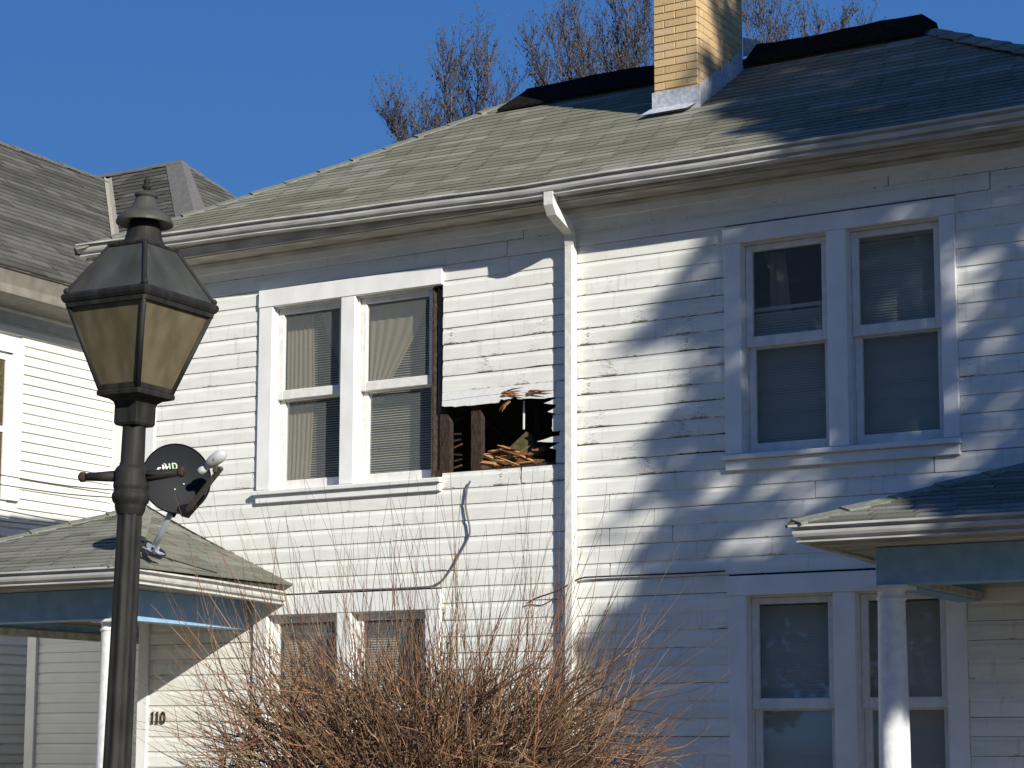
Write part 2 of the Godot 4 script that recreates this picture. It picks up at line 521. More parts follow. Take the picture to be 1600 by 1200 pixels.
# the board over the hole: split along its length, its lower edge torn
func ragged_board(house: Node3D, x0: float, x1: float, y: float) -> void:
	var r := RandomNumberGenerator.new()
	r.seed = 19
	var low := []
	var n := 34
	for i in n + 1:
		var x := lerpf(x0, x1, float(i) / n)
		var up := 0.004 + 0.007 * r.randf() + 0.012 * maxf(0.0, sin(x * 9.0))
		if x > -0.69 and x < -0.55:
			up += 0.040 * r.randf() + 0.01
		low.append(Vector2(x, y + up))
	var split := []
	for i in n + 1:
		var x := lerpf(x0, x1, float(i) / n)
		split.append(Vector2(x, y + 0.062 + 0.006 * sin(x * 6.0) + 0.003 * r.randf()))
	var lower := low.duplicate()
	var rev := split.duplicate()
	rev.reverse()
	lower.append_array(rev)
	piece("siding_board", B.new().prism(lower, Transform3D(Basis(), Vector3(0, 0, -0.009)), 0.0155), M.paint_chip, house)
	var upper := []
	for q in split:
		upper.append(q + Vector2(0, 0.0035))
	upper.append(Vector2(x1, y + COURSE + 0.002))
	upper.append(Vector2(x0, y + COURSE + 0.002))
	piece("siding_board", B.new().prism(upper, Transform3D(Basis(), Vector3(0, 0, -0.012)), 0.0165), M.paint_chip, house)

func build_hole(house: Node3D) -> void:
	# framing laid bare by the fire, and what is left of the boards around it
	rng.seed = 5
	for s in [[-1.235, -1.145, 4.12, -0.10], [-0.95, -0.86, 4.16, -0.09], [-1.285, -1.266, 5.08, -0.06]]:
		var x0: float = s[0]
		var x1: float = s[1]
		var top: float = s[2]
		var poly := [Vector2(x0, 3.60), Vector2(x1, 3.60), Vector2(x1 - 0.003, top - 0.10), Vector2(lerpf(x0, x1, 0.8), top - 0.03), Vector2(lerpf(x0, x1, 0.55), top), Vector2(lerpf(x0, x1, 0.3), top - 0.02), Vector2(x0, top - 0.01)]
		piece("wall_stud", B.new().prism(poly, Transform3D(Basis(), Vector3(0, 0, s[3])), 0.055), M.sheath if top > 5.0 else M.stud, house)
	piece("sill_plate", B.new().obox(Transform3D(Basis(Vector3(0, 0, 1), 0.03), Vector3(-0.62, 3.632, -0.10)), Vector3(1.05, 0.035, 0.12)), M.stud, house)
	# broken lath between the studs
	for i in 9:
		var y := 3.68 + i * 0.052
		if i == 6:
			continue
		var l := 0.05 + 0.045 * rng.randf()
		piece("lath", B.new().beam(Vector3(-1.145, y, -0.115), Vector3(-1.145 + l, y + rng.randf_range(-0.015, 0.02), -0.10 - 0.02 * rng.randf()), 0.02, 0.014), M.stud if i % 3 else M.rubble, house)
	# charred timber behind
	for i in 7:
		var a := Vector3(rng.randf_range(-1.1, -0.3), rng.randf_range(3.7, 4.05), rng.randf_range(-0.9, -0.4))
		var d := Vector3(rng.randf_range(-1, 1), rng.randf_range(-0.6, 0.6), rng.randf_range(-0.4, 0.4)).normalized()
		piece("charred_timber", B.new().beam(a - d * 0.3, a + d * 0.3, 0.05, 0.04), M.sheath, house)
	piece("rubble_heap", B.new().prism([Vector2(-1.0, 3.4), Vector2(-0.2, 3.4), Vector2(-0.3, 3.66), Vector2(-0.48, 3.70), Vector2(-0.62, 3.78), Vector2(-0.75, 3.77), Vector2(-0.9, 3.72)], Transform3D(Basis(), Vector3(0, 0, -0.42)), 0.20), M.sheath, house)
	# bright broken lumber lying on the rubble
	for i in 9:                                            # bigger broken chunks
		var at := Vector3(rng.randf_range(-0.82, -0.40), rng.randf_range(3.66, 3.76), rng.randf_range(-0.20, -0.09))
		var ang := rng.randf_range(-0.5, 0.5)
		var l := rng.randf_range(0.12, 0.28)
		var w := rng.randf_range(0.02, 0.04)
		var poly := [Vector2(-l / 2, -w / 2), Vector2(l * 0.42, -w * 0.6), Vector2(l * 0.3, -w * 0.1), Vector2(l / 2, w * 0.2), Vector2(l * 0.34, w * 0.55), Vector2(-l * 0.35, w / 2), Vector2(-l * 0.44, w * 0.1)]
		piece("broken_board", B.new().prism(poly, Transform3D(Basis.from_euler(Vector3(rng.randf_range(-0.5, 0.5), rng.randf_range(-0.6, 0.6), ang)), at), 0.016), [M.rubble, M.fresh, M.stud][i % 3], house)
	for i in 30:
		var x := rng.randf_range(-0.84, -0.50)
		var y := 3.65 + 0.15 * rng.randf() * (1.0 - absf(x + 0.68) * 1.5)
		var ang := rng.randf_range(-0.45, 0.15) if i % 4 else rng.randf_range(-1.0, 0.8)
		var l := rng.randf_range(0.07, 0.24)
		var d := Vector3(cos(ang), sin(ang), rng.randf_range(-0.3, 0.3)).normalized()
		var at := Vector3(x, y, rng.randf_range(-0.13, -0.03))
		var w := rng.randf_range(0.006, 0.020)
		var b := B.new()
		b.tube([at - d * l / 2, at - d * l * 0.1, at + d * l * 0.36, at + d * l / 2], [w * 0.3, w, w * 0.9, 0.002], 4)
		piece("splinter", b, M.fresh if i % 3 else M.rubble, house)
	piece("fallen_board", B.new().beam(Vector3(-0.86, 3.655, -0.05), Vector3(-0.50, 3.70, -0.10), 0.03, 0.03), M.rubble, house)
	piece("panel_scrap", B.new().prism([Vector2(-0.74, 3.80), Vector2(-0.60, 3.925), Vector2(-0.56, 3.90), Vector2(-0.50, 3.66), Vector2(-0.70, 3.70)], Transform3D(Basis(Vector3(0, 1, 0), 0.25), Vector3(0.03, 0, -0.33)), 0.012), M.drab, house)
	piece("panel_scrap", B.new().prism([Vector2(-0.58, 3.93), Vector2(-0.53, 3.93), Vector2(-0.22, 3.66), Vector2(-0.50, 3.64)], Transform3D(Basis(Vector3(0, 1, 0), -0.3), Vector3(-0.10, 0, -0.46)), 0.012), M.sheath, house)
	piece("hanging_strip", B.new().beam(Vector3(-0.522, 4.14, -0.09), Vector3(-0.520, 3.925, -0.085), 0.006, 0.013, Vector3(1, 0, 0)), M.paint_chip, house)
	piece("splinter", B.new().beam(Vector3(-0.47, 3.775, -0.12), Vector3(-0.43, 3.762, -0.11), 0.008, 0.010), M.fresh, house)
	# split wood where the board above has broken
	for i in 16:
		var x := -0.68 + 0.36 * rng.randf() * rng.randf()
		var at := Vector3(x, 4.175 + rng.randf_range(-0.02, 0.03), 0.008)
		var ang := rng.randf_range(-0.15, 0.22)
		if i < 5:
			ang = rng.randf_range(-2.6, -2.0)
			at = Vector3(rng.randf_range(-0.64, -0.58), 4.13, 0.0)
		var l := rng.randf_range(0.05, 0.22) if i >= 5 else rng.randf_range(0.06, 0.11)
		var d := Vector3(cos(ang), sin(ang), 0.08).normalized()
		piece("splinter", B.new().tube([at, at + d * l * 0.5 + Vector3(0, 0.004, 0.006), at + d * l], [0.007, 0.006, 0.001], 4), M.fresh if i % 3 != 1 else M.rubble, house)
	# torn stubs of board at the right edge of the hole
	for s in [[4.095, -0.30, -0.155, 0.05], [4.03, -0.27, -0.15, 0.06], [3.905, -0.24, -0.14, 0.05], [3.815, -0.36, -0.15, 0.05], [3.76, -0.25, -0.14, 0.055], [3.69, -0.20, -0.14, 0.05], [3.955, -0.2, -0.14, 0.05], [4.14, -0.22, -0.14, 0.035]]:
		var yy: float = s[0]
		var h: float = s[3]
		var poly := [Vector2(s[2], yy - h / 2), Vector2(s[2], yy + h / 2), Vector2(lerpf(s[1], s[2], 0.6), yy + h * 0.42), Vector2(lerpf(s[1], s[2], 0.35), yy + h * 0.15), Vector2(s[1], yy - h * 0.1), Vector2(lerpf(s[1], s[2], 0.45), yy - h * 0.35)]
		piece("torn_board", B.new().prism(poly, Transform3D(Basis(), Vector3(0, 0, -0.012)), 0.016), M.siding[2], house)
	# the dark gap where the right casing of the upper left window came away
	piece("casing_nailer", B.new().box(-1.275, -1.19, 3.6, 3.66, -0.10, -0.03), M.stud, house)
	piece("casing_backing", B.new().box(-1.245, -1.187, 3.66, 5.083, -0.112, -0.085), M.sheath, house)

func sash(w: Node3D, x0: float, x1: float, y0: float, y1: float, z: float, bottom: float) -> void:
	var s := 0.05
	var b := B.new()
	b.bevel_box(x0, x0 + s, y0, y1, z - 0.035, z); b.bevel_box(x1 - s, x1, y0, y1, z - 0.035, z)
	b.bevel_box(x0 + s, x1 - s, y1 - 0.045, y1, z - 0.035, z - 0.001); b.bevel_box(x0 + s, x1 - s, y0, y0 + bottom, z - 0.035, z - 0.001)
	piece("sash", b, M.sash, w)
	piece("pane", B.new().box(x0 + s - 0.005, x1 - s + 0.005, y0 + bottom - 0.005, y1 - 0.04, z - 0.020, z - 0.016), M.glass, w)

func blind(w: Node3D, x0: float, x1: float, y0: float, y1: float, tilt := 0.75, m: Material = null) -> void:
	var b := B.new()
	var y := y1 - 0.03
	b.box(x0, x1, y1 - 0.025, y1, -0.20, -0.175)
	while y > y0:
		y -= 0.0195
		b.obox(Transform3D(Basis(Vector3(1, 0, 0), tilt + 0.05 * sin(y * 40.0)), Vector3((x0 + x1) / 2, y, -0.188)), Vector3(x1 - x0, 0.0012, 0.024))
	piece("blind", b, m if m else M.blind, w, "stuff")

# a drape given by its left and right edges at a few heights
func drape(w: Node3D, rows: Array, z := -0.235, folds := 26.0) -> void:
	var b := B.new(true)
	var grid := []
	for i in rows.size():
		var line := []
		for k in 33:
			var u := k / 32.0
			line.append(Vector3(lerpf(rows[i].y, rows[i].z, u), rows[i].x, z + 0.003 * sin(u * folds * 1.6 + i * 0.3 + 1.2 * sin(u * 5.0))))
		grid.append(line)
	for i in rows.size() - 1:
		for k in 32:
			b.quad(grid[i + 1][k], grid[i + 1][k + 1], grid[i][k + 1], grid[i][k])
	piece("curtain", b, M.curtain, w)

# twin double-hung window; e = [outer left, left opening l, r, right opening l, r, outer right]
func window(house: Node3D, e: Array, sill: float, head: float, top: float, low: float, meet: float, right_casing := true) -> Node3D:
	var w := group_node("window", house)
	piece("casing", B.new().bevel_box(e[0], e[1], sill, head, -0.019, 0.028), M.trim, w)
	if right_casing:
		piece("casing", B.new().bevel_box(e[4], e[5], sill, head, -0.019, 0.028), M.trim, w)
	piece("mullion", B.new().bevel_box(e[2], e[3], sill, head, -0.019, 0.029), M.trim, w)
	piece("head_casing", B.new().bevel_box(e[0] - 0.004, e[5] + 0.006, head + 0.001, top, -0.019, 0.034), M.trim, w)
	var sl := B.new()
	sl.sweep([Vector3(e[0] - 0.012, sill, 0), Vector3(e[5] + 0.012, sill, 0)], [Vector3(0, 0, 1), Vector3(0, 0, 1)], [Vector2(-0.11, 0.004), Vector2(0.028, -0.004), Vector2(0.062, -0.008), Vector2(0.066, -0.014), Vector2(0.064, -0.038), Vector2(0.058, -0.042), Vector2(-0.11, -0.04)])
	piece("sill", sl, M.trim, w)
	piece("apron", B.new().bevel_box(e[0], e[5], low, sill - 0.043, -0.019, 0.034), M.trim, w)
	for k in 2:
		var x0: float = e[1 + k * 2]
		var x1: float = e[2 + k * 2]
		var j := B.new()
		j.box(x0, x0 + 0.012, sill, head, -0.13, -0.0195); j.box(x1 - 0.012, x1, sill, head, -0.13, -0.0195); j.box(x0 + 0.012, x1 - 0.012, head - 0.012, head, -0.13, -0.0195)
		piece("jamb", j, M.sash, w)
		sash(w, x0 + 0.013, x1 - 0.013, meet - 0.005, head - 0.013, -0.042, 0.075)
		sash(w, x0 + 0.013, x1 - 0.013, sill + 0.005, meet + 0.03, -0.08, 0.075)
	return w

func build_windows(house: Node3D) -> void:
	var a := window(house, [-2.925, -2.79, -2.118, -1.985, -1.275, -1.185], 3.60, 5.083, 5.226, 3.495, 4.335, false)
	a.set_meta("label", "upper window whose right casing is gone, beside the hole")
	blind(a, -2.77, -2.14, 3.62, 5.06, 0.38); blind(a, -1.965, -1.30, 3.62, 5.06, 0.42)
	drape(a, [Vector3(5.06, -2.78, -2.52), Vector3(4.5, -2.78, -2.50), Vector3(3.9, -2.78, -2.52), Vector3(3.6, -2.78, -2.54)], -0.163)
	drape(a, [Vector3(5.06, -2.46, -2.12), Vector3(4.85, -2.38, -2.12), Vector3(4.6, -2.27, -2.12), Vector3(4.42, -2.17, -2.12)], -0.165, 14.0)
	drape(a, [Vector3(5.06, -1.97, -1.42), Vector3(4.8, -1.97, -1.52), Vector3(4.55, -1.97, -1.68), Vector3(4.38, -1.97, -1.80), Vector3(4.25, -1.97, -1.84)], -0.164, 22.0)
	var b := window(house, [1.165, 1.29, 1.933, 2.075, 2.733, 2.838], 3.60, 5.095, 5.218, 3.485, 4.36)
	b.set_meta("label", "upper window with blinds in the dappled shade")
	blind(b, 1.31, 1.915, 3.62, 4.66, 1.0, M.blind_pale); blind(b, 2.095, 2.715, 3.62, 5.07, 1.05, M.blind_pale)
	drape(b, [Vector3(4.35, 1.32, 1.64), Vector3(4.0, 1.32, 1.68), Vector3(3.62, 1.32, 1.70)], -0.25)
	drape(b, [Vector3(5.07, 1.40, 1.52), Vector3(4.6, 1.40, 1.56), Vector3(4.4, 1.38, 1.58)], -0.25, 10.0)
	drape(b, [Vector3(5.07, 2.22, 2.60), Vector3(4.3, 2.18, 2.62), Vector3(3.62, 2.14, 2.66)], -0.25)
	var c := window(house, [1.172, 1.304, 1.937, 2.092, 2.715, 2.848], 1.06, 2.615, 2.752, 0.95, 1.845)
	c.set_meta("label", "lower window half hidden by the round porch column")
	blind(c, 1.325, 1.92, 1.08, 2.59, 1.15, M.blind_pale); blind(c, 2.11, 2.695, 1.08, 2.59, 1.15, M.blind_pale)
	var d := window(house, [-2.925, -2.79, -2.118, -1.985, -1.31, -1.178], 1.06, 2.60, 2.752, 0.95, 1.845)
	d.set_meta("label", "lower window behind the bare shrub")
	blind(d, -2.77, -2.14, 1.08, 2.58); blind(d, -1.965, -1.33, 1.08, 2.58)

# rows of three-tab shingles; pos(u, l, h) gives the point u along the eave, l up the slope, h above it
func shingles(pos: Callable, lo: Callable, hi: Callable, length: float, tones: Array, sd: int, exposure := 0.112, tab := 0.25, lift := 0.008) -> B:
	var r := RandomNumberGenerator.new()
	r.seed = sd
	var b := B.new()
	var rows := int(ceil(length / exposure))
	for i in rows:
		var l0 := i * exposure - 0.02
		var l1 := minf((i + 1) * exposure + 0.01, length)
		var a0: float = lo.call(maxf(l0, 0.0))
		var b0: float = hi.call(maxf(l0, 0.0))
		var a1: float = lo.call(l1)
		var b1: float = hi.call(l1)
		var u := a0 - tab * (0.5 * (i % 2) + 0.06 * r.randf())
		var tone: Color = tones[r.randi() % tones.size()]
		while u < b0:
			var w := tab * (1.0 if r.randf() < 0.75 else 0.92 + 0.1 * r.randf())
			if r.randf() < 0.55:
				tone = tones[r.randi() % tones.size()]
			var t := tone * (0.93 + 0.14 * r.randf())
			var x0 := clampf(u + 0.0022, a0, b0)
			var x1 := clampf(u + w - 0.0022, a0, b0)
			var y0 := clampf(u + 0.0022, a1, b1)
			var y1 := clampf(u + w - 0.0022, a1, b1)
			if x1 - x0 > 0.01:
				var h0 := lift * (0.75 + 0.6 * r.randf())
				var h1 := lift * (0.75 + 0.6 * r.randf())
				var drop := 0.006 * r.randf()
				b.col(t)
				var p: Vector3 = pos.call(x0, l0 + drop, h0)
				var q: Vector3 = pos.call(x1, l0 + drop, h1)
				b.quad(p, q, pos.call(y1, l1, 0.001), pos.call(y0, l1, 0.001))
				b.quad(pos.call(x0, l0 + drop, -0.004), pos.call(x1, l0 + drop, -0.004), q, p)
			u += w
	return b

func hip_caps(parent: Node, path: Array, width: float, drop: float, m: Material, step := 0.3) -> void:
	var total := 0.0
	for i in path.size() - 1:
		total += path[i].distance_to(path[i + 1])
	var n := int(total / step)
	for i in n:
		var e := []
		for s in [float(i) / n, (i + 1.16) / n]:
			var d: float = minf(s, 1.0) * total
			var k := 0
			while k < path.size() - 2 and d > path[k].distance_to(path[k + 1]):
				d -= path[k].distance_to(path[k + 1])
				k += 1
			e.append(path[k] + (path[k + 1] - path[k]).normalized() * d)
		var dir: Vector3 = (e[1] - e[0]).normalized()
		var side := dir.cross(Vector3.UP).normalized()
		var up := side.cross(dir)
		var lift := 0.020 + 0.004 * sin(i * 2.7)
		var b := B.new()
		var pts := []
		for q in [[0, lift], [1, 0.008]]:
			for c in [[-width, -drop], [0.0, 0.0], [width, -drop]]:
				pts.append(e[q[0]] + side * c[0] + up * (c[1] + q[1]))
		b.quad(pts[3], pts[4], pts[1], pts[0]); b.quad(pts[4], pts[5], pts[2], pts[1])
		for k in 2:
			b.quad(pts[k] - up * 0.012, pts[k], pts[k + 1], pts[k + 1] - up * 0.012)
		for k in [0, 2]:
			b.quad(pts[k], pts[k + 3], pts[k + 3] - up * 0.012, pts[k] - up * 0.012)
		piece("hip_cap", b, m, parent)

const GUTTER := [Vector2(0.0, -0.004), Vector2(0.100, -0.002), Vector2(0.104, 0.0), Vector2(0.115, 0.0), Vector2(0.116, -0.013), Vector2(0.104, -0.016), Vector2(0.080, -0.018), Vector2(0.078, -0.030), Vector2(0.098, -0.036), Vector2(0.096, -0.052), Vector2(0.088, -0.068), Vector2(0.062, -0.071), Vector2(0.058, -0.086), Vector2(0.078, -0.090), Vector2(0.078, -0.099), Vector2(0.0, -0.100)]

func build_roof(house: Node3D) -> void:
	var green := [Color(0.238, 0.233, 0.175), Color(0.216, 0.211, 0.156), Color(0.265, 0.259, 0.202), Color(0.200, 0.195, 0.143), Color(0.231, 0.224, 0.168), Color(0.299, 0.289, 0.234), Color(0.223, 0.211, 0.158), Color(0.227, 0.223, 0.166)]
	var roof := group_node("roof", house)
	var slope := sqrt(1.0 + PITCH * PITCH)
	var nrm := Vector3(0, 1, PITCH) / slope
	var pos := func(u: float, l: float, h: float) -> Vector3:
		var r := l / slope
		return Vector3(u, roof_y(r) + eave_dip(u) * (1.0 - r / RUN), EAVE_Z - r) + nrm * h
	var length := RUN * slope
	piece("shingles", shingles(pos, func(l): return -EAVE_X + l / slope, func(l): return EAVE_X - l / slope, length, green, 21), M.shingle, roof, "stuff")
	# deck of all four slopes, a little under the shingles
	var deck := B.new()
	for i in 8:
		var r0 := RUN * i / 8.0
		var r1 := RUN * (i + 1) / 8.0
		for k in 16:                                       # front slope
			var q := []
			for e in [[k, r0], [k + 1, r0], [k + 1, r1], [k, r1]]:
				var x: float = lerpf(-EAVE_X + e[1], EAVE_X - e[1], e[0] / 16.0)
				q.append(Vector3(x, roof_y(e[1]) - 0.008 + eave_dip(x) * (1.0 - e[1] / RUN), EAVE_Z - e[1]))
			deck.quad(q[0], q[1], q[2], q[3])
		var ring := []
		for r in [r0, r1]:
			var y := roof_y(r) - 0.008
			ring.append([Vector3(-EAVE_X + r, y, EAVE_Z - r), Vector3(EAVE_X - r, y, EAVE_Z - r), Vector3(EAVE_X - r, y, -4.84 + r), Vector3(-EAVE_X + r, y, -4.84 + r)])
		for k in range(1, 4):
			var l := (k + 1) % 4
			deck.quad(ring[0][k], ring[0][l], ring[1][l], ring[1][k])
	piece("deck", deck, M.cap, roof)
	for s in [-1, 1]:
		var path := []
		for i in 9:
			var r := RUN * (i / 8.0) - 0.02
			path.append(Vector3(s * (EAVE_X - r), roof_y(r) + 0.004, EAVE_Z - r))
		if s > 0:
			path[-1] = path[-1].lerp(path[-2], 0.4)
		hip_caps(roof, path, 0.11, 0.045, M.cap)
	# black felt over the ridge on both sides of the chimney
	for s in [[-1.86, 0.075, true, false], [0.47, 2.02, false, true]]:
		var x0: float = s[0]
		var x1: float = s[1]
		var zr := EAVE_Z - RUN
		var yr := EAVE_Y + PITCH * RUN
		var n := 10
		var b := B.new()
		var rows := []
		for i in n + 1:
			var t := float(i) / n
			var x := lerpf(x0, x1, t)
			var wob := 0.008 * sin(x * 5.0) + 0.004 * sin(x * 17.0)
			var hgt := 0.105 + wob
			if s[2] and i == 0 or s[3] and i == n:
				hgt = 0.01
			rows.append([Vector3(x, yr - 0.176 + wob * 0.4, zr + 0.31), Vector3(x, yr - 0.158 + wob * 0.6, zr + 0.312), Vector3(x, yr + hgt - 0.03, zr + 0.03), Vector3(x, yr + hgt, zr), Vector3(x, yr + hgt - 0.03, zr - 0.03), Vector3(x, yr - 0.1, zr - 0.19)])
		if s[2]:
			for k in 6:
				rows[1][k].x = x0 + 0.12
		if s[3]:
			for k in 6:
				rows[n - 1][k].x = x1 - 0.12
		for i in n:
			for k in 5:
				b.quad(rows[i][k], rows[i + 1][k], rows[i + 1][k + 1], rows[i][k + 1])
		piece("ridge_cap", b, M.felt, roof)
	# gutter, fascia, soffit
	var path := []
	var outs := []
	for i in 41:
		var x := lerpf(-4.54, 4.54, i / 40.0)
		path.append(Vector3(x, gutter_y(x) + 0.0022 * sin(x * 4.1), EAVE_Z - 0.085))
		outs.append(Vector3(0, 0, 1))
	put("gutter", B.new().sweep(path, outs, GUTTER), M.gutter, house, "long white gutter under the main roof")
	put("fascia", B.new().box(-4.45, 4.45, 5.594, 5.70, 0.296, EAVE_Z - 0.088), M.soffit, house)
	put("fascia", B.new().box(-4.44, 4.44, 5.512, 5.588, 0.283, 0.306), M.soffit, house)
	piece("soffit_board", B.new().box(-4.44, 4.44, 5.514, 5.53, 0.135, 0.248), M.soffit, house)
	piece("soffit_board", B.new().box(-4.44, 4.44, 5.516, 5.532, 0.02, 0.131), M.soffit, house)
	piece("soffit_board", B.new().box(-4.44, 4.44, 5.575, 5.590, -0.02, 0.282), M.dark, house)  # black sheet above the soffit gaps: the shade inside is put into its colour
	for s in [-1, 1]:
		piece("soffit_board", B.new().box(-4.44 if s < 0 else 4.09, -4.09 if s < 0 else 4.44, 5.514, 5.53, -4.8, 0.018), M.soffit, house)
		piece("gutter_end", B.new().sweep([Vector3(s * 4.455, 5.70, EAVE_Z - 0.09), Vector3(s * 4.455, 5.70, -4.8)], [Vector3(s, 0, 0), Vector3(s, 0, 0)], GUTTER), M.gutter, house)
		piece("fascia", B.new().box(minf(s * 4.42, s * 4.45), maxf(s * 4.42, s * 4.45), 5.512, 5.70, -4.8, 0.28), M.soffit, house)
	# downspout with its elbow, which has parted from the pipe
	var ds := group_node("downspout", house)
	piece("elbow", B.new().tube([Vector3(-0.035, 5.56, 0.375), Vector3(-0.038, 5.47, 0.368), Vector3(-0.036, 5.425, 0.34), Vector3(-0.034, 5.385, 0.23), Vector3(-0.036, 5.355, 0.13), Vector3(-0.040, 5.325, 0.085), Vector3(-0.044, 5.24, 0.055)], [0.052, 0.052, 0.054, 0.054, 0.052, 0.05, 0.046], 4, true, PI / 4), M.spout, ds)
	var pipe := B.new()
	pipe.bevel_box(-0.083, -0.014, 0.1, 5.268, 0.018, 0.086, 0.007)
	piece("pipe", pipe, M.spout, ds)

func build_chimney(house: Node3D) -> void:
	var ch := group_node("chimney", house, "pale yellow brick chimney rising through the ridge")
	var x0 := 0.082
	var x1 := 0.464
	var z0 := -1.95
	var z1 := -1.084
	piece("mortar_core", B.new().box(x0 + 0.006, x1 - 0.006, 5.9, 9.0, z0 + 0.006, z1 - 0.006), M.mortar, ch)
	var h := 0.0628
	rng.seed = 77
	var rows := 21
	var front := []
	for i in rows:
		var y := 6.465 + i * h
		for side in 3:
			var a0 := x0 if side == 0 else z0
			var a1 := x1 if side == 0 else z1
			var u := a0 - (0.0 if i % 2 else 0.095)
			while u < a1 - 0.01:
				var c0 := maxf(u, a0) + 0.003
				var c1 := minf(u + 0.19, a1) - 0.003
				u += 0.19
				if c1 - c0 < 0.02:
					continue
				var proud := 0.001 + 0.002 * rng.randf()
				var b := B.new()
				var yy := y + rng.randf_range(-0.001, 0.001)
				if side == 0:
					b.bevel_box(c0, c1, yy + 0.003, yy + h - 0.003, z1 - 0.03, z1 + proud, 0.003)
				elif side == 1:
					b.box(x1 - 0.03, x1 + proud, yy + 0.003, yy + h - 0.003, c0, c1 - (0.031 if c1 > z1 - 0.01 else 0.0))
				else:
					if i % 1 == 0 and i < 12:
						b.box(x0 - proud, x0 + 0.03, yy + 0.003, yy + h - 0.003, c0, c1 - (0.031 if c1 > z1 - 0.01 else 0.0))
				if not b.empty:
					piece("brick", b, M.brick[rng.randi() % 5], ch)
	piece("upper_brickwork", B.new().box(x0, x1, 6.465 + rows * h, 8.95, z0, z1), M.brick[0], ch)
	piece("cap", B.new().box(x0 - 0.05, x1 + 0.05, 8.95, 9.05, z0 - 0.05, z1 + 0.05), M.mortar, ch)
	# sheet metal flashing
	var apron := B.new()
	apron.box(x0 - 0.012, x1 + 0.004, 6.52, 6.70, z1 + 0.004, z1 + 0.012)
	var yl := roof_y(EAVE_Z - (z1 + 0.05)) + 0.02
	apron.quad(Vector3(x0 - 0.07, yl - 0.035, z1 + 0.11), Vector3(x1 - 0.04, yl - 0.035, z1 + 0.11), Vector3(x1 + 0.004, yl + 0.035, z1 + 0.012), Vector3(x0 - 0.03, yl + 0.035, z1 + 0.012))
	piece("flashing", apron, M.flash, ch)
	for i in 4:
		var za := z1 - 0.20 * i
		var zb := za - 0.24
		var ya := roof_y(EAVE_Z - za)
		var yb := roof_y(EAVE_Z - zb)
		var tops := 0.135 + 0.02 * sin(i * 3.1)
		var poly := [Vector2(-za + 0.0, ya - 0.03), Vector2(-zb, yb - 0.03), Vector2(-zb - 0.01, yb + 0.05), Vector2(-zb - 0.07, yb + tops - 0.01), Vector2(-za + 0.02, ya + tops + (0.05 if i else 0.03)), Vector2(-za, ya + tops - 0.01)]
		for s in [x1 + 0.004 + 0.003 * i, x0 - 0.012 - 0.003 * i]:
			piece("flashing", B.new().prism(poly, Transform3D(Basis(Vector3(0, 0, -1), Vector3.UP, Vector3(1, 0, 0)), Vector3(s, 0, 0)), 0.006), M.flash, ch)
	piece("saddle_flashing", B.new().prism([Vector2(0.30, 7.33), Vector2(0.52, 7.36), Vector2(0.485, 7.41), Vector2(0.38, 7.47), Vector2(0.30, 7.50)], Transform3D(Basis(), Vector3(0.02, 0, -2.30)), 0.01), M.flash, ch)

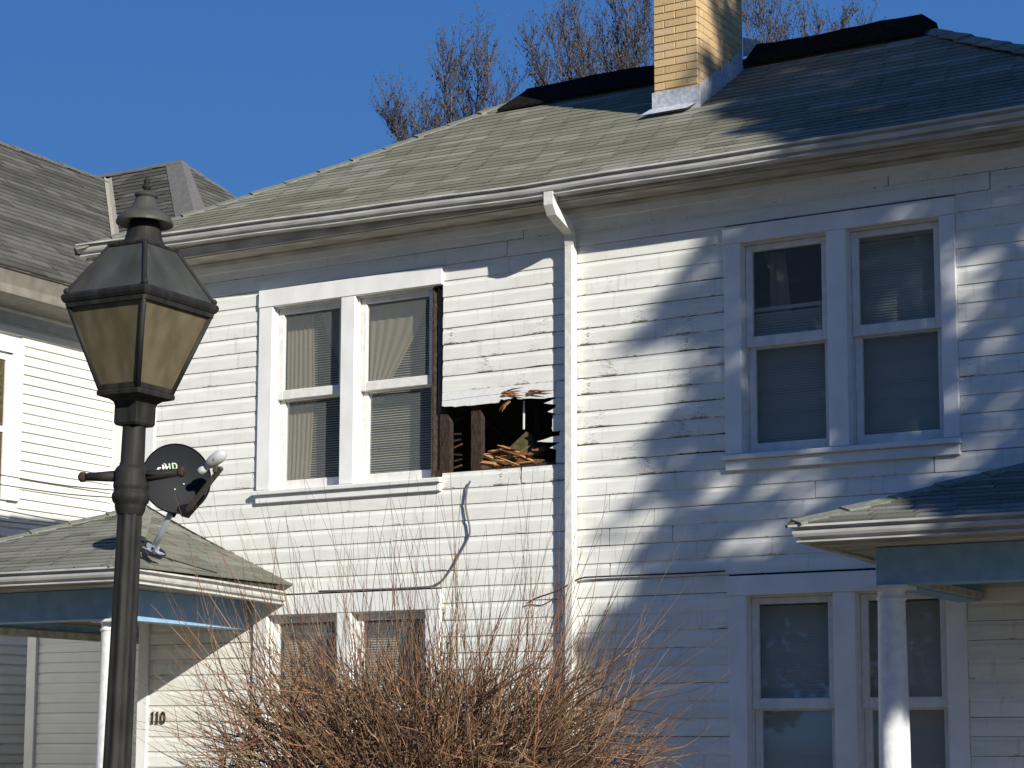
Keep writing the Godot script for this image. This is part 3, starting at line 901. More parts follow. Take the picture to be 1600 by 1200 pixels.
# a porch under a low hip roof; s = -1 for the left one, 1 for the right one
func build_porch(house: Node3D, s: float, inner: float, outer: float, eave: float, beam_x: float, column_x: float, called: String) -> void:
	var green := [Color(0.239, 0.240, 0.200), Color(0.198, 0.199, 0.161), Color(0.272, 0.266, 0.230), Color(0.178, 0.176, 0.145), Color(0.235, 0.226, 0.190)]
	var roof := group_node("porch_roof", house, called)
	var apex := Vector3(s * 4.10, 3.54, 0.0)
	var ze := 1.965
	var ye := eave + 0.012
	var rise := apex.y - ye
	var lo_x := minf(inner, outer)
	var hi_x := maxf(inner, outer)
	var cen := apex.x
	# front slope
	var fl := sqrt(ze * ze + rise * rise)
	var fn := Vector3(0, ze, rise).normalized()
	var fpos := func(u: float, l: float, h: float) -> Vector3:
		var t := l / fl
		return Vector3(u, ye + rise * t, ze * (1.0 - t)) + fn * h
	var f := shingles(fpos, func(l): return lerpf(lo_x, cen, l / fl), func(l): return lerpf(hi_x, cen, l / fl), fl, green, 31 + int(s), 0.108, 0.26, 0.009)
	piece("shingles", f, M.shingle, roof, "stuff")
	# side slopes: the inner one stops at the wall of the house, the outer one runs past it
	for k in 2:
		var ex := inner if k == 0 else outer
		var sx := signf(ex - cen)
		var run := absf(ex - cen)
		var sl := sqrt(run * run + rise * rise)
		var sn := Vector3(sx * rise, run, 0).normalized()
		var back := 0.0 if k == 0 else -1.965
		var spos := func(u: float, l: float, h: float) -> Vector3:
			var t := l / sl
			return Vector3(ex - sx * run * t, ye + rise * t, -u * sx) + sn * h
		var near := func(l): return lerpf(ze, 0.0, l / sl)
		var far := func(l): return lerpf(back, 0.0, l / sl)
		var lo := (func(l): return -near.call(l)) if sx > 0 else far
		var hi := (func(l): return -far.call(l)) if sx > 0 else near
		piece("shingles", shingles(spos, lo, hi, sl, green, 41 + k + int(s) * 3, 0.108, 0.26, 0.009), M.shingle, roof, "stuff")
	var deck := B.new()
	var q := [Vector3(lo_x, ye - 0.006, ze), Vector3(hi_x, ye - 0.006, ze), Vector3(hi_x, ye - 0.006, 0.0 if s < 0 else -1.965), Vector3(lo_x, ye - 0.006, -1.965 if s < 0 else 0.0)]
	var top := apex - Vector3(0, 0.006, 0)
	deck.tri(q[0], q[1], top); deck.tri(q[1], q[2], top); deck.tri(q[3], q[0], top)
	piece("deck", deck, M.cap, roof)
	hip_caps(roof, [Vector3(inner + s * 0.01, ye + 0.006, ze - 0.01), apex + Vector3(0, 0.004, 0.03)], 0.10, 0.03, M.cap)
	hip_caps(roof, [Vector3(outer - s * 0.01, ye + 0.006, ze - 0.01), apex + Vector3(-0.02 * s, 0.004, 0.03)], 0.10, 0.03, M.cap)
	# gutters on two sides, soffit, beams
	var ix := inner + s * 0.115
	var oxx := outer - s * 0.115
	put("porch_gutter", B.new().sweep([Vector3(ix, eave - 0.05, 0.03), Vector3(ix, eave - 0.02, 1.0), Vector3(ix, eave, 1.885), Vector3(cen, eave + 0.004, 1.885), Vector3(oxx, eave, 1.885), Vector3(oxx, eave, -1.9)], [Vector3(-s, 0, 0), Vector3(-s, 0, 0), Vector3(-s, 0, 1), Vector3(0, 0, 1), Vector3(s, 0, 1), Vector3(s, 0, 0)], GUTTER), M.gutter, house)
	var sof := eave - 0.105
	var fas := B.new()
	fas.box(lo_x + 0.09, hi_x - 0.09, sof - 0.012, eave, 1.86, 1.884)
	fas.box(minf(inner + s * 0.092, inner + s * 0.114), maxf(inner + s * 0.092, inner + s * 0.114), sof - 0.012, eave, 0.04, 1.86)
	put("porch_fascia", fas, M.soffit, house)
	var so := B.new()
	so.box(lo_x + 0.115, hi_x - 0.115, sof, sof + 0.015, 1.55, 1.86)
	so.box(minf(inner + s * 0.115, beam_x), maxf(inner + s * 0.115, beam_x), sof, sof + 0.015, 0.03, 1.55)
	so.box(minf(outer - s * 0.115, outer - s * 0.5), maxf(outer - s * 0.115, outer - s * 0.5), sof, sof + 0.015, -1.9, 1.55)
	put("porch_soffit", so, M.soffit, house)
	var ox := outer - s * 0.46
	var low := sof - 0.225
	var bm := B.new()
	bm.bevel_box(minf(beam_x, ox), maxf(beam_x, ox), low, sof - 0.002, 1.40, 1.55)
	put("porch_beam", bm, M.blue, house)
	put("porch_beam", B.new().box(minf(beam_x, beam_x + s * 0.15), maxf(beam_x, beam_x + s * 0.15), low - 0.004, sof - 0.003, 0.03, 1.398), M.blue, house)
	put("porch_beam", B.new().box(minf(ox, ox - s * 0.15), maxf(ox, ox - s * 0.15), low - 0.004, sof - 0.003, -1.8, 1.398), M.blue, house)
	put("porch_beam_trim", B.new().box(minf(beam_x + s * 0.152, beam_x + s * 0.19), maxf(beam_x + s * 0.152, beam_x + s * 0.19), low + 0.01, low + 0.05, 0.03, 1.398), M.soffit, house)
	put("porch_beam_trim", B.new().box(minf(ox - s * 0.152, ox - s * 0.19), maxf(ox - s * 0.152, ox - s * 0.19), low - 0.03, low + 0.03, -1.8, 1.398), M.soffit, house)
	# boarded ceiling
	var c0 := minf(beam_x + s * 0.15, ox - s * 0.15)
	var c1 := maxf(beam_x + s * 0.15, ox - s * 0.15)
	var z := -1.8
	while z < 1.38:
		var xa := c0
		var xb := c1
		if z < 0.03:
			xa = c0 if s < 0 else 4.11
			xb = -4.11 if s < 0 else c1
		piece("ceiling_board", B.new().box(xa, xb, low + 0.10, low + 0.115, z, z + 0.085), M.ceiling, house)
		z += 0.09
	# round column with a square cap
	var col := group_node("porch_column", house)
	piece("shaft", B.new(true).lathe([Vector2(0.094, 0.45), Vector2(0.094, 0.8), Vector2(0.091, 1.6), Vector2(0.080, low - 0.09), Vector2(0.080, low - 0.088), Vector2(0.087, low - 0.084), Vector2(0.087, low - 0.070), Vector2(0.079, low - 0.066), Vector2(0.079, low - 0.03), Vector2(0.1, low - 0.021)], 28, 0, 0.0, Vector3(column_x, 0, 1.47)), M.column, col)
	piece("capital", B.new().box(column_x - 0.115, column_x + 0.115, low - 0.021, low - 0.001, 1.355, 1.585), M.column, col)
	put("porch_floor", B.new().box(minf(inner + s * 0.3, outer - s * 0.3), maxf(inner + s * 0.3, outer - s * 0.3), 0.3, 0.45, 0.03, 1.75), M.paving, house)

func tube_path(pts: Array, r: float, n := 6) -> B:
	var fine := []
	for i in pts.size() - 1:
		var p0: Vector3 = pts[maxi(i - 1, 0)]
		var p3: Vector3 = pts[mini(i + 2, pts.size() - 1)]
		for k in 5:
			fine.append(pts[i].cubic_interpolate(pts[i + 1], p0, p3, k / 5.0))
	fine.append(pts[-1])
	var rr := []
	for p in fine:
		rr.append(r)
	return B.new(true).tube(fine, rr, n)

func text_part(called: String, s: String, size: float, m: Material, parent: Node, t: Transform3D, serif := false, depth := 0.004) -> void:
	var f := SystemFont.new()
	f.font_names = PackedStringArray(["Droid Serif" if serif else "Droid Sans"])
	f.font_weight = 700
	var tm := TextMesh.new()
	tm.font = f
	tm.font_size = 64
	tm.pixel_size = size / 46.0
	tm.depth = depth
	tm.text = s
	var o := piece(called, tm, m, parent)
	o.transform = t

func build_house() -> void:
	var house := thing("white_house", "white clapboard two-storey house with brick chimney and a burnt hole in its wall", "house")
	build_walls(house)
	build_hole(house)
	build_windows(house)
	build_roof(house)
	build_chimney(house)
	build_porch(house, -1.0, -2.575, -5.60, 2.83, -2.99, -3.10, "mossy hip roof over the left porch")
	build_porch(house, 1.0, 2.442, 5.70, 2.852, 2.80, 2.865, "hip roof over the right porch, in the shade")
	# house number, one digit after another
	var num := group_node("house_number", house, "dark house number 110 on the wall")
	for x in [-3.948, -3.898]:
		var one := [Vector2(-0.012, -0.050), Vector2(0.012, -0.050), Vector2(0.010, -0.040), Vector2(0.0065, -0.036), Vector2(0.0065, 0.050), Vector2(0.0, 0.050), Vector2(-0.015, 0.034), Vector2(-0.013, 0.026), Vector2(-0.005, 0.030), Vector2(-0.0055, -0.036), Vector2(-0.010, -0.040)]
		piece("digit", B.new().prism(one, Transform3D(Basis(Vector3(0, 0, 1), -0.05), Vector3(x, 1.806, 0.004)), 0.012), M.digit, num)
	var ring := B.new()
	for k in 24:
		var q := []
		for e in [k, k + 1]:
			var an: float = TAU * e / 24.0
			q.append([Vector3(cos(an) * 0.025, sin(an) * 0.050, 0), Vector3(cos(an) * 0.0155, sin(an) * 0.040, 0)])
		var zo := Vector3(-3.838, 1.806, 0.016)
		var zb := Vector3(-3.838, 1.806, 0.004)
		ring.quad(q[0][1] + zo, q[0][0] + zo, q[1][0] + zo, q[1][1] + zo)
		ring.quad(q[0][0] + zb, q[1][0] + zb, q[1][0] + zo, q[0][0] + zo)
		ring.quad(q[1][1] + zb, q[0][1] + zb, q[0][1] + zo, q[1][1] + zo)
	piece("digit", ring, M.digit, num)
	# cables fixed to the wall
	put("wall_cable", tube_path([Vector3(-0.915, 3.55, 0.03), Vector3(-0.945, 3.49, 0.026), Vector3(-0.955, 3.36, 0.028), Vector3(-0.918, 3.20, 0.03), Vector3(-0.93, 3.13, 0.026), Vector3(-0.99, 3.03, 0.03), Vector3(-1.10, 2.875, 0.026), Vector3(-1.21, 2.79, 0.024), Vector3(-1.40, 2.77, 0.022), Vector3(-2.3, 2.775, 0.02)], 0.0075), M.cable, house)
	put("wall_cable", tube_path([Vector3(-0.42, 2.62, 0.03), Vector3(-0.335, 2.652, 0.05), Vector3(-0.112, 2.70, 0.105), Vector3(0.009, 2.778, 0.04), Vector3(0.176, 2.79, 0.026), Vector3(0.8, 2.787, 0.024), Vector3(1.15, 2.79, 0.024)], 0.006), M.wire, house)
	for k in 2:
		put("wall_cable", tube_path([Vector3(-4.09, 3.575 - k * 0.03, 0.06 + k * 0.05), Vector3(-3.85, 3.45 - k * 0.035, 0.06 + k * 0.06), Vector3(-3.36, 3.21 - k * 0.03, 0.06 + k * 0.05), Vector3(-2.98, 3.02 - k * 0.01, 0.06), Vector3(-2.76, 2.92, 0.07 + k * 0.03), Vector3(-2.66, 2.80 - k * 0.05, 0.10)], 0.007), M.wire, house)

# ------------------------------------------------------------------ the neighbour
func build_neighbour() -> void:
	var n := thing("neighbour_house", "cream-white clapboard house with grey shingle roof behind the lamp at the left edge", "house")
	var gray := [Color(0.125, 0.122, 0.107), Color(0.105, 0.103, 0.09), Color(0.145, 0.141, 0.125), Color(0.092, 0.09, 0.08)]
	var wx := -8.1
	# shells
	var sh := B.new()
	sh.box(-13.0, wx - 0.02, 0.0, 6.12, -4.1, 3.0)
	sh.box(-12.6, -6.84, 0.0, 6.12, -9.0, -4.1)
	sh.box(-6.96, -5.3, 0.0, 2.72, -4.08, -1.72)
	put("wall", sh, M.neigh_trim, n)
	# upper clapboards of the sunny side wall, board by board
	rng.seed = 3
	var y := 5.955
	while y > 0.8:
		var start := -4.06
		for seg in [[-4.06, -2.62], [-1.26, 0.6]] if y > 4.0 else [[-4.06, 0.6]]:
			if y > 5.83 and seg[0] < -4.0:
				seg = [-4.06, 0.6]
			elif y > 5.83:
				continue
			piece("siding_board", clapboard(-seg[1], -seg[0], y, rng.randf() * 50.0, 0.1015, Vector3(0, 0, -1), Vector3(1, 0, 0), Vector3(wx, 0, 0), 3.0), M.neigh[rng.randi() % 3], n)
		y -= 0.1015
	# shaded one-storey front to its right
	y = 2.55
	while y > 0.9:
		piece("siding_board", clapboard(-6.85, -5.4, y, rng.randf() * 50.0, 0.0955, Vector3(1, 0, 0), Vector3(0, 0, 1), Vector3(0, 0, -1.70)), M.neigh[rng.randi() % 3], n)
		y -= 0.0955
	put("corner_board", B.new().bevel_box(-6.965, -6.85, 0.3, 2.7, -1.70, -1.665), M.neigh_trim, n)
	put("porch_roof", B.new().box(-7.1, -5.2, 2.72, 2.80, -4.1, -1.62), M.cap_gray, n)
	# window at the picture's left edge
	var w := group_node("window", n)
	var z0 := -2.62
	piece("casing", B.new().box(wx, wx + 0.03, 4.1, 5.78, z0, z0 + 0.16), M.neigh_trim, w)
	piece("casing", B.new().box(wx, wx + 0.03, 4.1, 5.78, -1.42, -1.26), M.neigh_trim, w)
	piece("head_casing", B.new().box(wx, wx + 0.045, 5.64, 5.80, z0 + 0.162, -1.422), M.neigh_trim, w)
	piece("sash", B.new().box(wx - 0.03, wx + 0.012, 4.1, 5.63, z0 + 0.162, z0 + 0.24).box(wx - 0.03, wx + 0.010, 5.56, 5.638, z0 + 0.24, -1.43).box(wx - 0.03, wx + 0.010, 4.80, 4.86, z0 + 0.24, -1.43), M.neigh_trim, w)
	piece("pane", B.new().box(wx - 0.012, wx - 0.006, 4.1, 5.56, z0 + 0.24, -1.43), M.drab, w)
	# eave of the side wall
	var ex := -7.5
	put("fascia", B.new().sweep([Vector3(wx, 0, 3.0), Vector3(wx, 0, -3.4)], [Vector3(1, 0, 0), Vector3(1, 0, 0)], [Vector2(0.3, 6.37), Vector2(0.60, 6.375), Vector2(0.60, 6.345), Vector2(0.575, 6.335), Vector2(0.52, 6.205), Vector2(0.535, 6.20), Vector2(0.535, 6.11), Vector2(0.50, 6.10), Vector2(0.02, 6.10)]), M.neigh_fascia, n)
	put("frieze_board", B.new().box(wx, wx + 0.03, 5.96, 6.10, -4.06, 3.0), M.neigh_gray, n)
	put("bed_moulding", B.new().box(wx + 0.03, wx + 0.05, 6.07, 6.098, -4.06, 3.0), M.neigh_trim, n)
	# roofs
	var p := 0.85
	var k := sqrt(1.0 + p * p)
	var roof := group_node("roof", n)
	var rx := -10.346
	var ry := 6.37 + p * (ex - rx)
	var vz := -6.327                                   # the valley's top
	var len1 := (ex - rx) * k
	var n1 := Vector3(p, 1, 0) / k
	var pos1 := func(u: float, l: float, h: float) -> Vector3: return Vector3(ex - l / k, 6.37 + p * l / k, -u) + n1 * h
	piece("shingles", shingles(pos1, func(_l): return -2.6, func(l): return 3.48 + l / k - 0.06, len1, gray, 61, 0.12, 0.26, 0.012), M.shingle, roof, "stuff")
	var ax := -9.269
	var ay := 8.926
	var az := vz - (ay - ry) / p
	var fy := 6.37
	var fz := az + (ay - fy) / p
	var len2 := (ay - fy) / p * k
	var n2 := Vector3(0, 1, p) / k
	var pos2 := func(u: float, l: float, h: float) -> Vector3: return Vector3(u, fy + p * l / k, fz - l / k) + n2 * h
	var hipx := ax + (ay - fy) / p
	piece("shingles", shingles(pos2, func(l): return maxf(-12.2, ex - l / k + 0.06), func(l): return hipx - l / k - 0.02, len2, gray, 63, 0.12, 0.26, 0.012), M.shingle, roof, "stuff")
	var n3 := Vector3(p, 1, 0) / k
	var bz := az - (ay - fy) / p
	var pos3 := func(u: float, l: float, h: float) -> Vector3: return Vector3(hipx - l / k, fy + p * l / k, -u) + n3 * h
	piece("shingles", shingles(pos3, func(l): return -fz + l / k + 0.02, func(l): return -bz - l / k, len2, gray, 65, 0.12, 0.26, 0.012), M.shingle, roof, "stuff")
	# decks
	var d := B.new()
	var dn := Vector3(0, -0.008, 0)
	d.quad(Vector3(ex, 6.37, 2.6) + dn, Vector3(ex, 6.37, fz) + dn, Vector3(rx, ry, vz) + dn, Vector3(rx, ry, 2.6) + dn)
	d.quad(Vector3(rx, ry, 2.6) + dn, Vector3(rx, ry, vz) + dn, Vector3(rx - 2.8, 6.37, vz) + dn, Vector3(rx - 2.8, 6.37, 2.6) + dn)
	d.quad(Vector3(-12.2, fy, fz) + dn, Vector3(hipx, fy, fz) + dn, Vector3(ax, ay, az) + dn, Vector3(-12.2, ay, az) + dn)
	d.tri(Vector3(hipx, fy, fz) + dn, Vector3(hipx, fy, bz) + dn, Vector3(ax, ay, az) + dn)
	d.quad(Vector3(hipx, fy, bz) + dn, Vector3(-12.2, fy, bz) + dn, Vector3(-12.2, ay, az) + dn, Vector3(ax, ay, az) + dn)
	piece("deck", d, M.cap_gray, roof)
	# open metal valley: two folded strips
	var va := Vector3(rx, ry, vz)
	var vb := Vector3(ex, 6.37, fz)
	var side := Vector3(1, 0, -1).normalized()
	for q in [[0.0, 0.05], [-0.045, 0.0]]:
		var b := B.new()
		var up := Vector3(0, 0.018, 0)
		var s0: Vector3 = side * q[0]
		var s1: Vector3 = side * q[1]
		var lift0 := up + Vector3(0, absf(q[0]) * 0.6, 0)
		var lift1 := up + Vector3(0, absf(q[1]) * 0.6, 0)
		b.quad(va + s0 + lift0, vb + s0 + lift0, vb + s1 + lift1, va + s1 + lift1)
		piece("valley_flashing", b, M.valley, roof)
	# ridge caps and the broad smooth membrane over the rear hip
	hip_caps(roof, [Vector3(rx, ry, 2.4), Vector3(rx, ry, vz + 0.1)], 0.11, 0.07, M.cap_gray, 0.4)
	hip_caps(roof, [Vector3(-12.0, ay, az), Vector3(ax, ay, az)], 0.11, 0.07, M.cap_gray, 0.4)
	var ha := Vector3(ax, ay, az) + Vector3(0, 0.022, 0)
	var hb := Vector3(hipx, fy, fz) + Vector3(0, 0.022, 0)
	var m := B.new()
	m.quad(ha + Vector3(-0.26, 0, 0), hb + Vector3(-0.34, 0, 0), hb, ha)
	m.quad(ha, hb, hb + Vector3(0, 0, -0.42), ha + Vector3(0.06, -0.05, -0.06))
	piece("hip_membrane", m, M.membrane, roof)
	hip_caps(roof, [Vector3(hipx, fy, bz), Vector3(ax, ay, az)], 0.11, 0.05, M.cap_gray, 0.35)

# ------------------------------------------------------------------ street lamp
func build_lamp() -> void:
	var lamp := thing("street_lamp", "old black iron street lamp with a four-sided amber lantern in front of the houses", "street lamp", Vector3(2.299, 0, 7.538))
	var up := Vector3(0.0203, 1, -0.0118).normalized()
	var yaw := deg_to_rad(43.7)
	var zz := Vector3(sin(yaw), 0, cos(yaw))
	var xx := up.cross(zz).normalized()
	zz = xx.cross(up)
	lamp.basis = Basis(xx, up, zz)
	# fluted post
	put("post", B.new(true).lathe([Vector2(0.066, 0.0), Vector2(0.066, 0.5), Vector2(0.060, 0.55), Vector2(0.057, 0.6), Vector2(0.0505, 1.4), Vector2(0.0465, 1.9), Vector2(0.0435, 2.34), Vector2(0.043, 2.37)], 48, 8, 0.13), M.iron, lamp)
	put("base", B.new(true).lathe([Vector2(0.2, 0.0), Vector2(0.2, 0.06), Vector2(0.17, 0.1), Vector2(0.15, 0.4), Vector2(0.1, 0.52), Vector2(0.085, 0.6), Vector2(0.066, 0.63)], 32), M.iron, lamp)
	var collar := [Vector2(0.043, 2.365), Vector2(0.050, 2.382), Vector2(0.052, 2.392), Vector2(0.052, 2.400), Vector2(0.060, 2.408), Vector2(0.0635, 2.420), Vector2(0.0635, 2.432), Vector2(0.058, 2.442), Vector2(0.056, 2.447), Vector2(0.059, 2.453), Vector2(0.061, 2.462), Vector2(0.060, 2.472), Vector2(0.057, 2.477), Vector2(0.0575, 2.515), Vector2(0.050, 2.527), Vector2(0.043, 2.533), Vector2(0.043, 2.540), Vector2(0.0405, 2.543), Vector2(0.0385, 2.70)]
	put("collar", B.new(true).lathe(collar, 36), M.iron, lamp)
	# ladder bar
	var bar := group_node("ladder_bar", lamp)
	var dir := Vector3(0.93, 0.0, 0.36)
	for s in [-1.0, 1.0]:
		var a: Vector3 = Vector3(0, 2.497, 0) + dir * s * 0.045
		var e: Vector3 = Vector3(0, 2.497 + (0.016 if s > 0 else -0.004), 0) + dir * s * 0.172
		piece("bar_arm", B.new(true).tube([a, a.lerp(e, 0.5), e], [0.0205, 0.0165, 0.0125], 14), M.iron, bar)
		piece("bar_knob", B.new(true).tube([e - dir * s * 0.012, e - dir * s * 0.006, e + dir * s * 0.008, e + dir * s * 0.015], [0.012, 0.0175, 0.0175, 0.009], 14), M.rust, bar)
	# square block and dished plate under the lantern
	var sq := func(hd: float, y: float) -> Array: return [Vector3(0, y, hd), Vector3(hd, y, 0), Vector3(0, y, -hd), Vector3(-hd, y, 0)]
	var stack := func(levels: Array) -> B:
		var b := B.new()
		for i in levels.size() - 1:
			var lo: Array = sq.call(levels[i].x, levels[i].y)
			var hi: Array = sq.call(levels[i + 1].x, levels[i + 1].y)
			for j in 4:
				b.quad(lo[j], lo[(j + 1) % 4], hi[(j + 1) % 4], hi[j])
		var bot: Array = sq.call(levels[0].x, levels[0].y)
		b.quad(bot[3], bot[2], bot[1], bot[0])
		var top: Array = sq.call(levels[-1].x, levels[-1].y)
		b.quad(top[0], top[1], top[2], top[3])
		return b
	put("socket", stack.call([Vector2(0.062, 2.668), Vector2(0.069, 2.676), Vector2(0.069, 2.735), Vector2(0.074, 2.748), Vector2(0.090, 2.757), Vector2(0.114, 2.762), Vector2(0.130, 2.766), Vector2(0.132, 2.778), Vector2(0.126, 2.786)]), M.iron, lamp)
	# lantern: panes, corner bars, rails
	var g0 := 0.119
	var g1 := 0.243
	var y0 := 2.787
	var y1 := 3.076
	var lo: Array = sq.call(g0, y0)
	var hi: Array = sq.call(g1, y1)
	for j in 4:
		var k := (j + 1) % 4
		var c := Vector3(0, (y0 + y1) / 2, 0)
		var pb := B.new()
		var q := [lo[j].lerp(lo[k], 0.02), lo[k].lerp(lo[j], 0.02), hi[k].lerp(hi[j], 0.02), hi[j].lerp(hi[k], 0.02)]
		var inw: Vector3 = (c - (q[0] + q[1] + q[2] + q[3]) / 4).normalized() * 0.006
		pb.quad(q[0], q[1], q[2], q[3])
		pb.quad(q[3] + inw, q[2] + inw, q[1] + inw, q[0] + inw)
		put("pane", pb, M.amber, lamp)
		put("corner_bar", B.new(true).tube([lo[j], hi[j]], [0.0095, 0.0095], 10), M.iron, lamp)
		put("bottom_rail", B.new().beam(lo[j] + Vector3(0, 0.007, 0), lo[k] + Vector3(0, 0.007, 0), 0.014, 0.016), M.iron, lamp)
		put("top_rail", B.new().beam(hi[j] - Vector3(0, 0.006, 0), hi[k] - Vector3(0, 0.006, 0), 0.014, 0.02), M.iron, lamp)
	put("lantern_floor", stack.call([Vector2(0.12, 2.787), Vector2(0.12, 2.792)]), M.iron, lamp)
	put("lantern_ceiling", stack.call([Vector2(0.225, 3.074), Vector2(0.225, 3.080)]), M.iron, lamp)
	# eave rim, four roof panels with raised hips, plate and bell-shaped ventilator
	put("eave_rim", stack.call([Vector2(0.244, 3.072), Vector2(0.258, 3.078), Vector2(0.266, 3.088), Vector2(0.267, 3.099), Vector2(0.260, 3.107), Vector2(0.250, 3.111)]), M.iron, lamp)
	var ra: Array = sq.call(0.248, 3.111)
	var rm: Array = sq.call(0.1675, 3.213)
	var rb: Array = sq.call(0.116, 3.281)
	for j in 4:
		var k := (j + 1) % 4
		var pb := B.new()
		pb.quad(ra[j], ra[k], rm[k], rm[j])
		pb.quad(rm[j], rm[k], rb[k], rb[j])
		put("roof_panel", pb, M.iron_roof, lamp)
		put("roof_hip", B.new().tube([ra[j], rm[j], rb[j]], [0.0085, 0.008, 0.008], 8), M.iron, lamp)
		put("rim_stud", B.new(true).lathe([Vector2(0.0, -0.008), Vector2(0.011, -0.004), Vector2(0.012, 0.004), Vector2(0.006, 0.011), Vector2(0, 0.012)], 10, 0, 0.0, ra[j] + Vector3(0, 0.004, 0)), M.iron, lamp)
	put("roof_plate", stack.call([Vector2(0.118, 3.279), Vector2(0.122, 3.283), Vector2(0.122, 3.290), Vector2(0.108, 3.293)]), M.iron, lamp)
	put("vent_neck", B.new(true).lathe([Vector2(0.078, 3.290), Vector2(0.074, 3.300), Vector2(0.066, 3.312), Vector2(0.060, 3.335), Vector2(0.055, 3.372)], 32), M.iron, lamp)
	var bell := B.new(true)
	bell.lathe([Vector2(0.05, 3.381), Vector2(0.09, 3.372), Vector2(0.0975, 3.371)], 36)
	bell.group(1).lathe([Vector2(0.0975, 3.371), Vector2(0.0985, 3.376), Vector2(0.095, 3.385), Vector2(0.087, 3.398), Vector2(0.076, 3.408), Vector2(0.064, 3.414)], 36)
	bell.group(2).lathe([Vector2(0.064, 3.414), Vector2(0.056, 3.418), Vector2(0.050, 3.424), Vector2(0.044, 3.436), Vector2(0.038, 3.452), Vector2(0.034, 3.464)], 36)
	bell.group(3).lathe([Vector2(0.034, 3.464), Vector2(0.040, 3.467), Vector2(0.0405, 3.474)], 36)
	bell.group(4).lathe([Vector2(0.0405, 3.474), Vector2(0.034, 3.481), Vector2(0.018, 3.487), Vector2(0.008, 3.490)], 36)
	put("vent_bell", bell, M.iron_roof, lamp)
	put("finial", B.new(true).lathe([Vector2(0.009, 3.486), Vector2(0.008, 3.494), Vector2(0.016, 3.500), Vector2(0.0165, 3.505), Vector2(0.009, 3.511), Vector2(0.008, 3.515), Vector2(0.011, 3.520), Vector2(0.010, 3.527), Vector2(0.004, 3.538), Vector2(0.0, 3.546)], 16), M.iron, lamp)

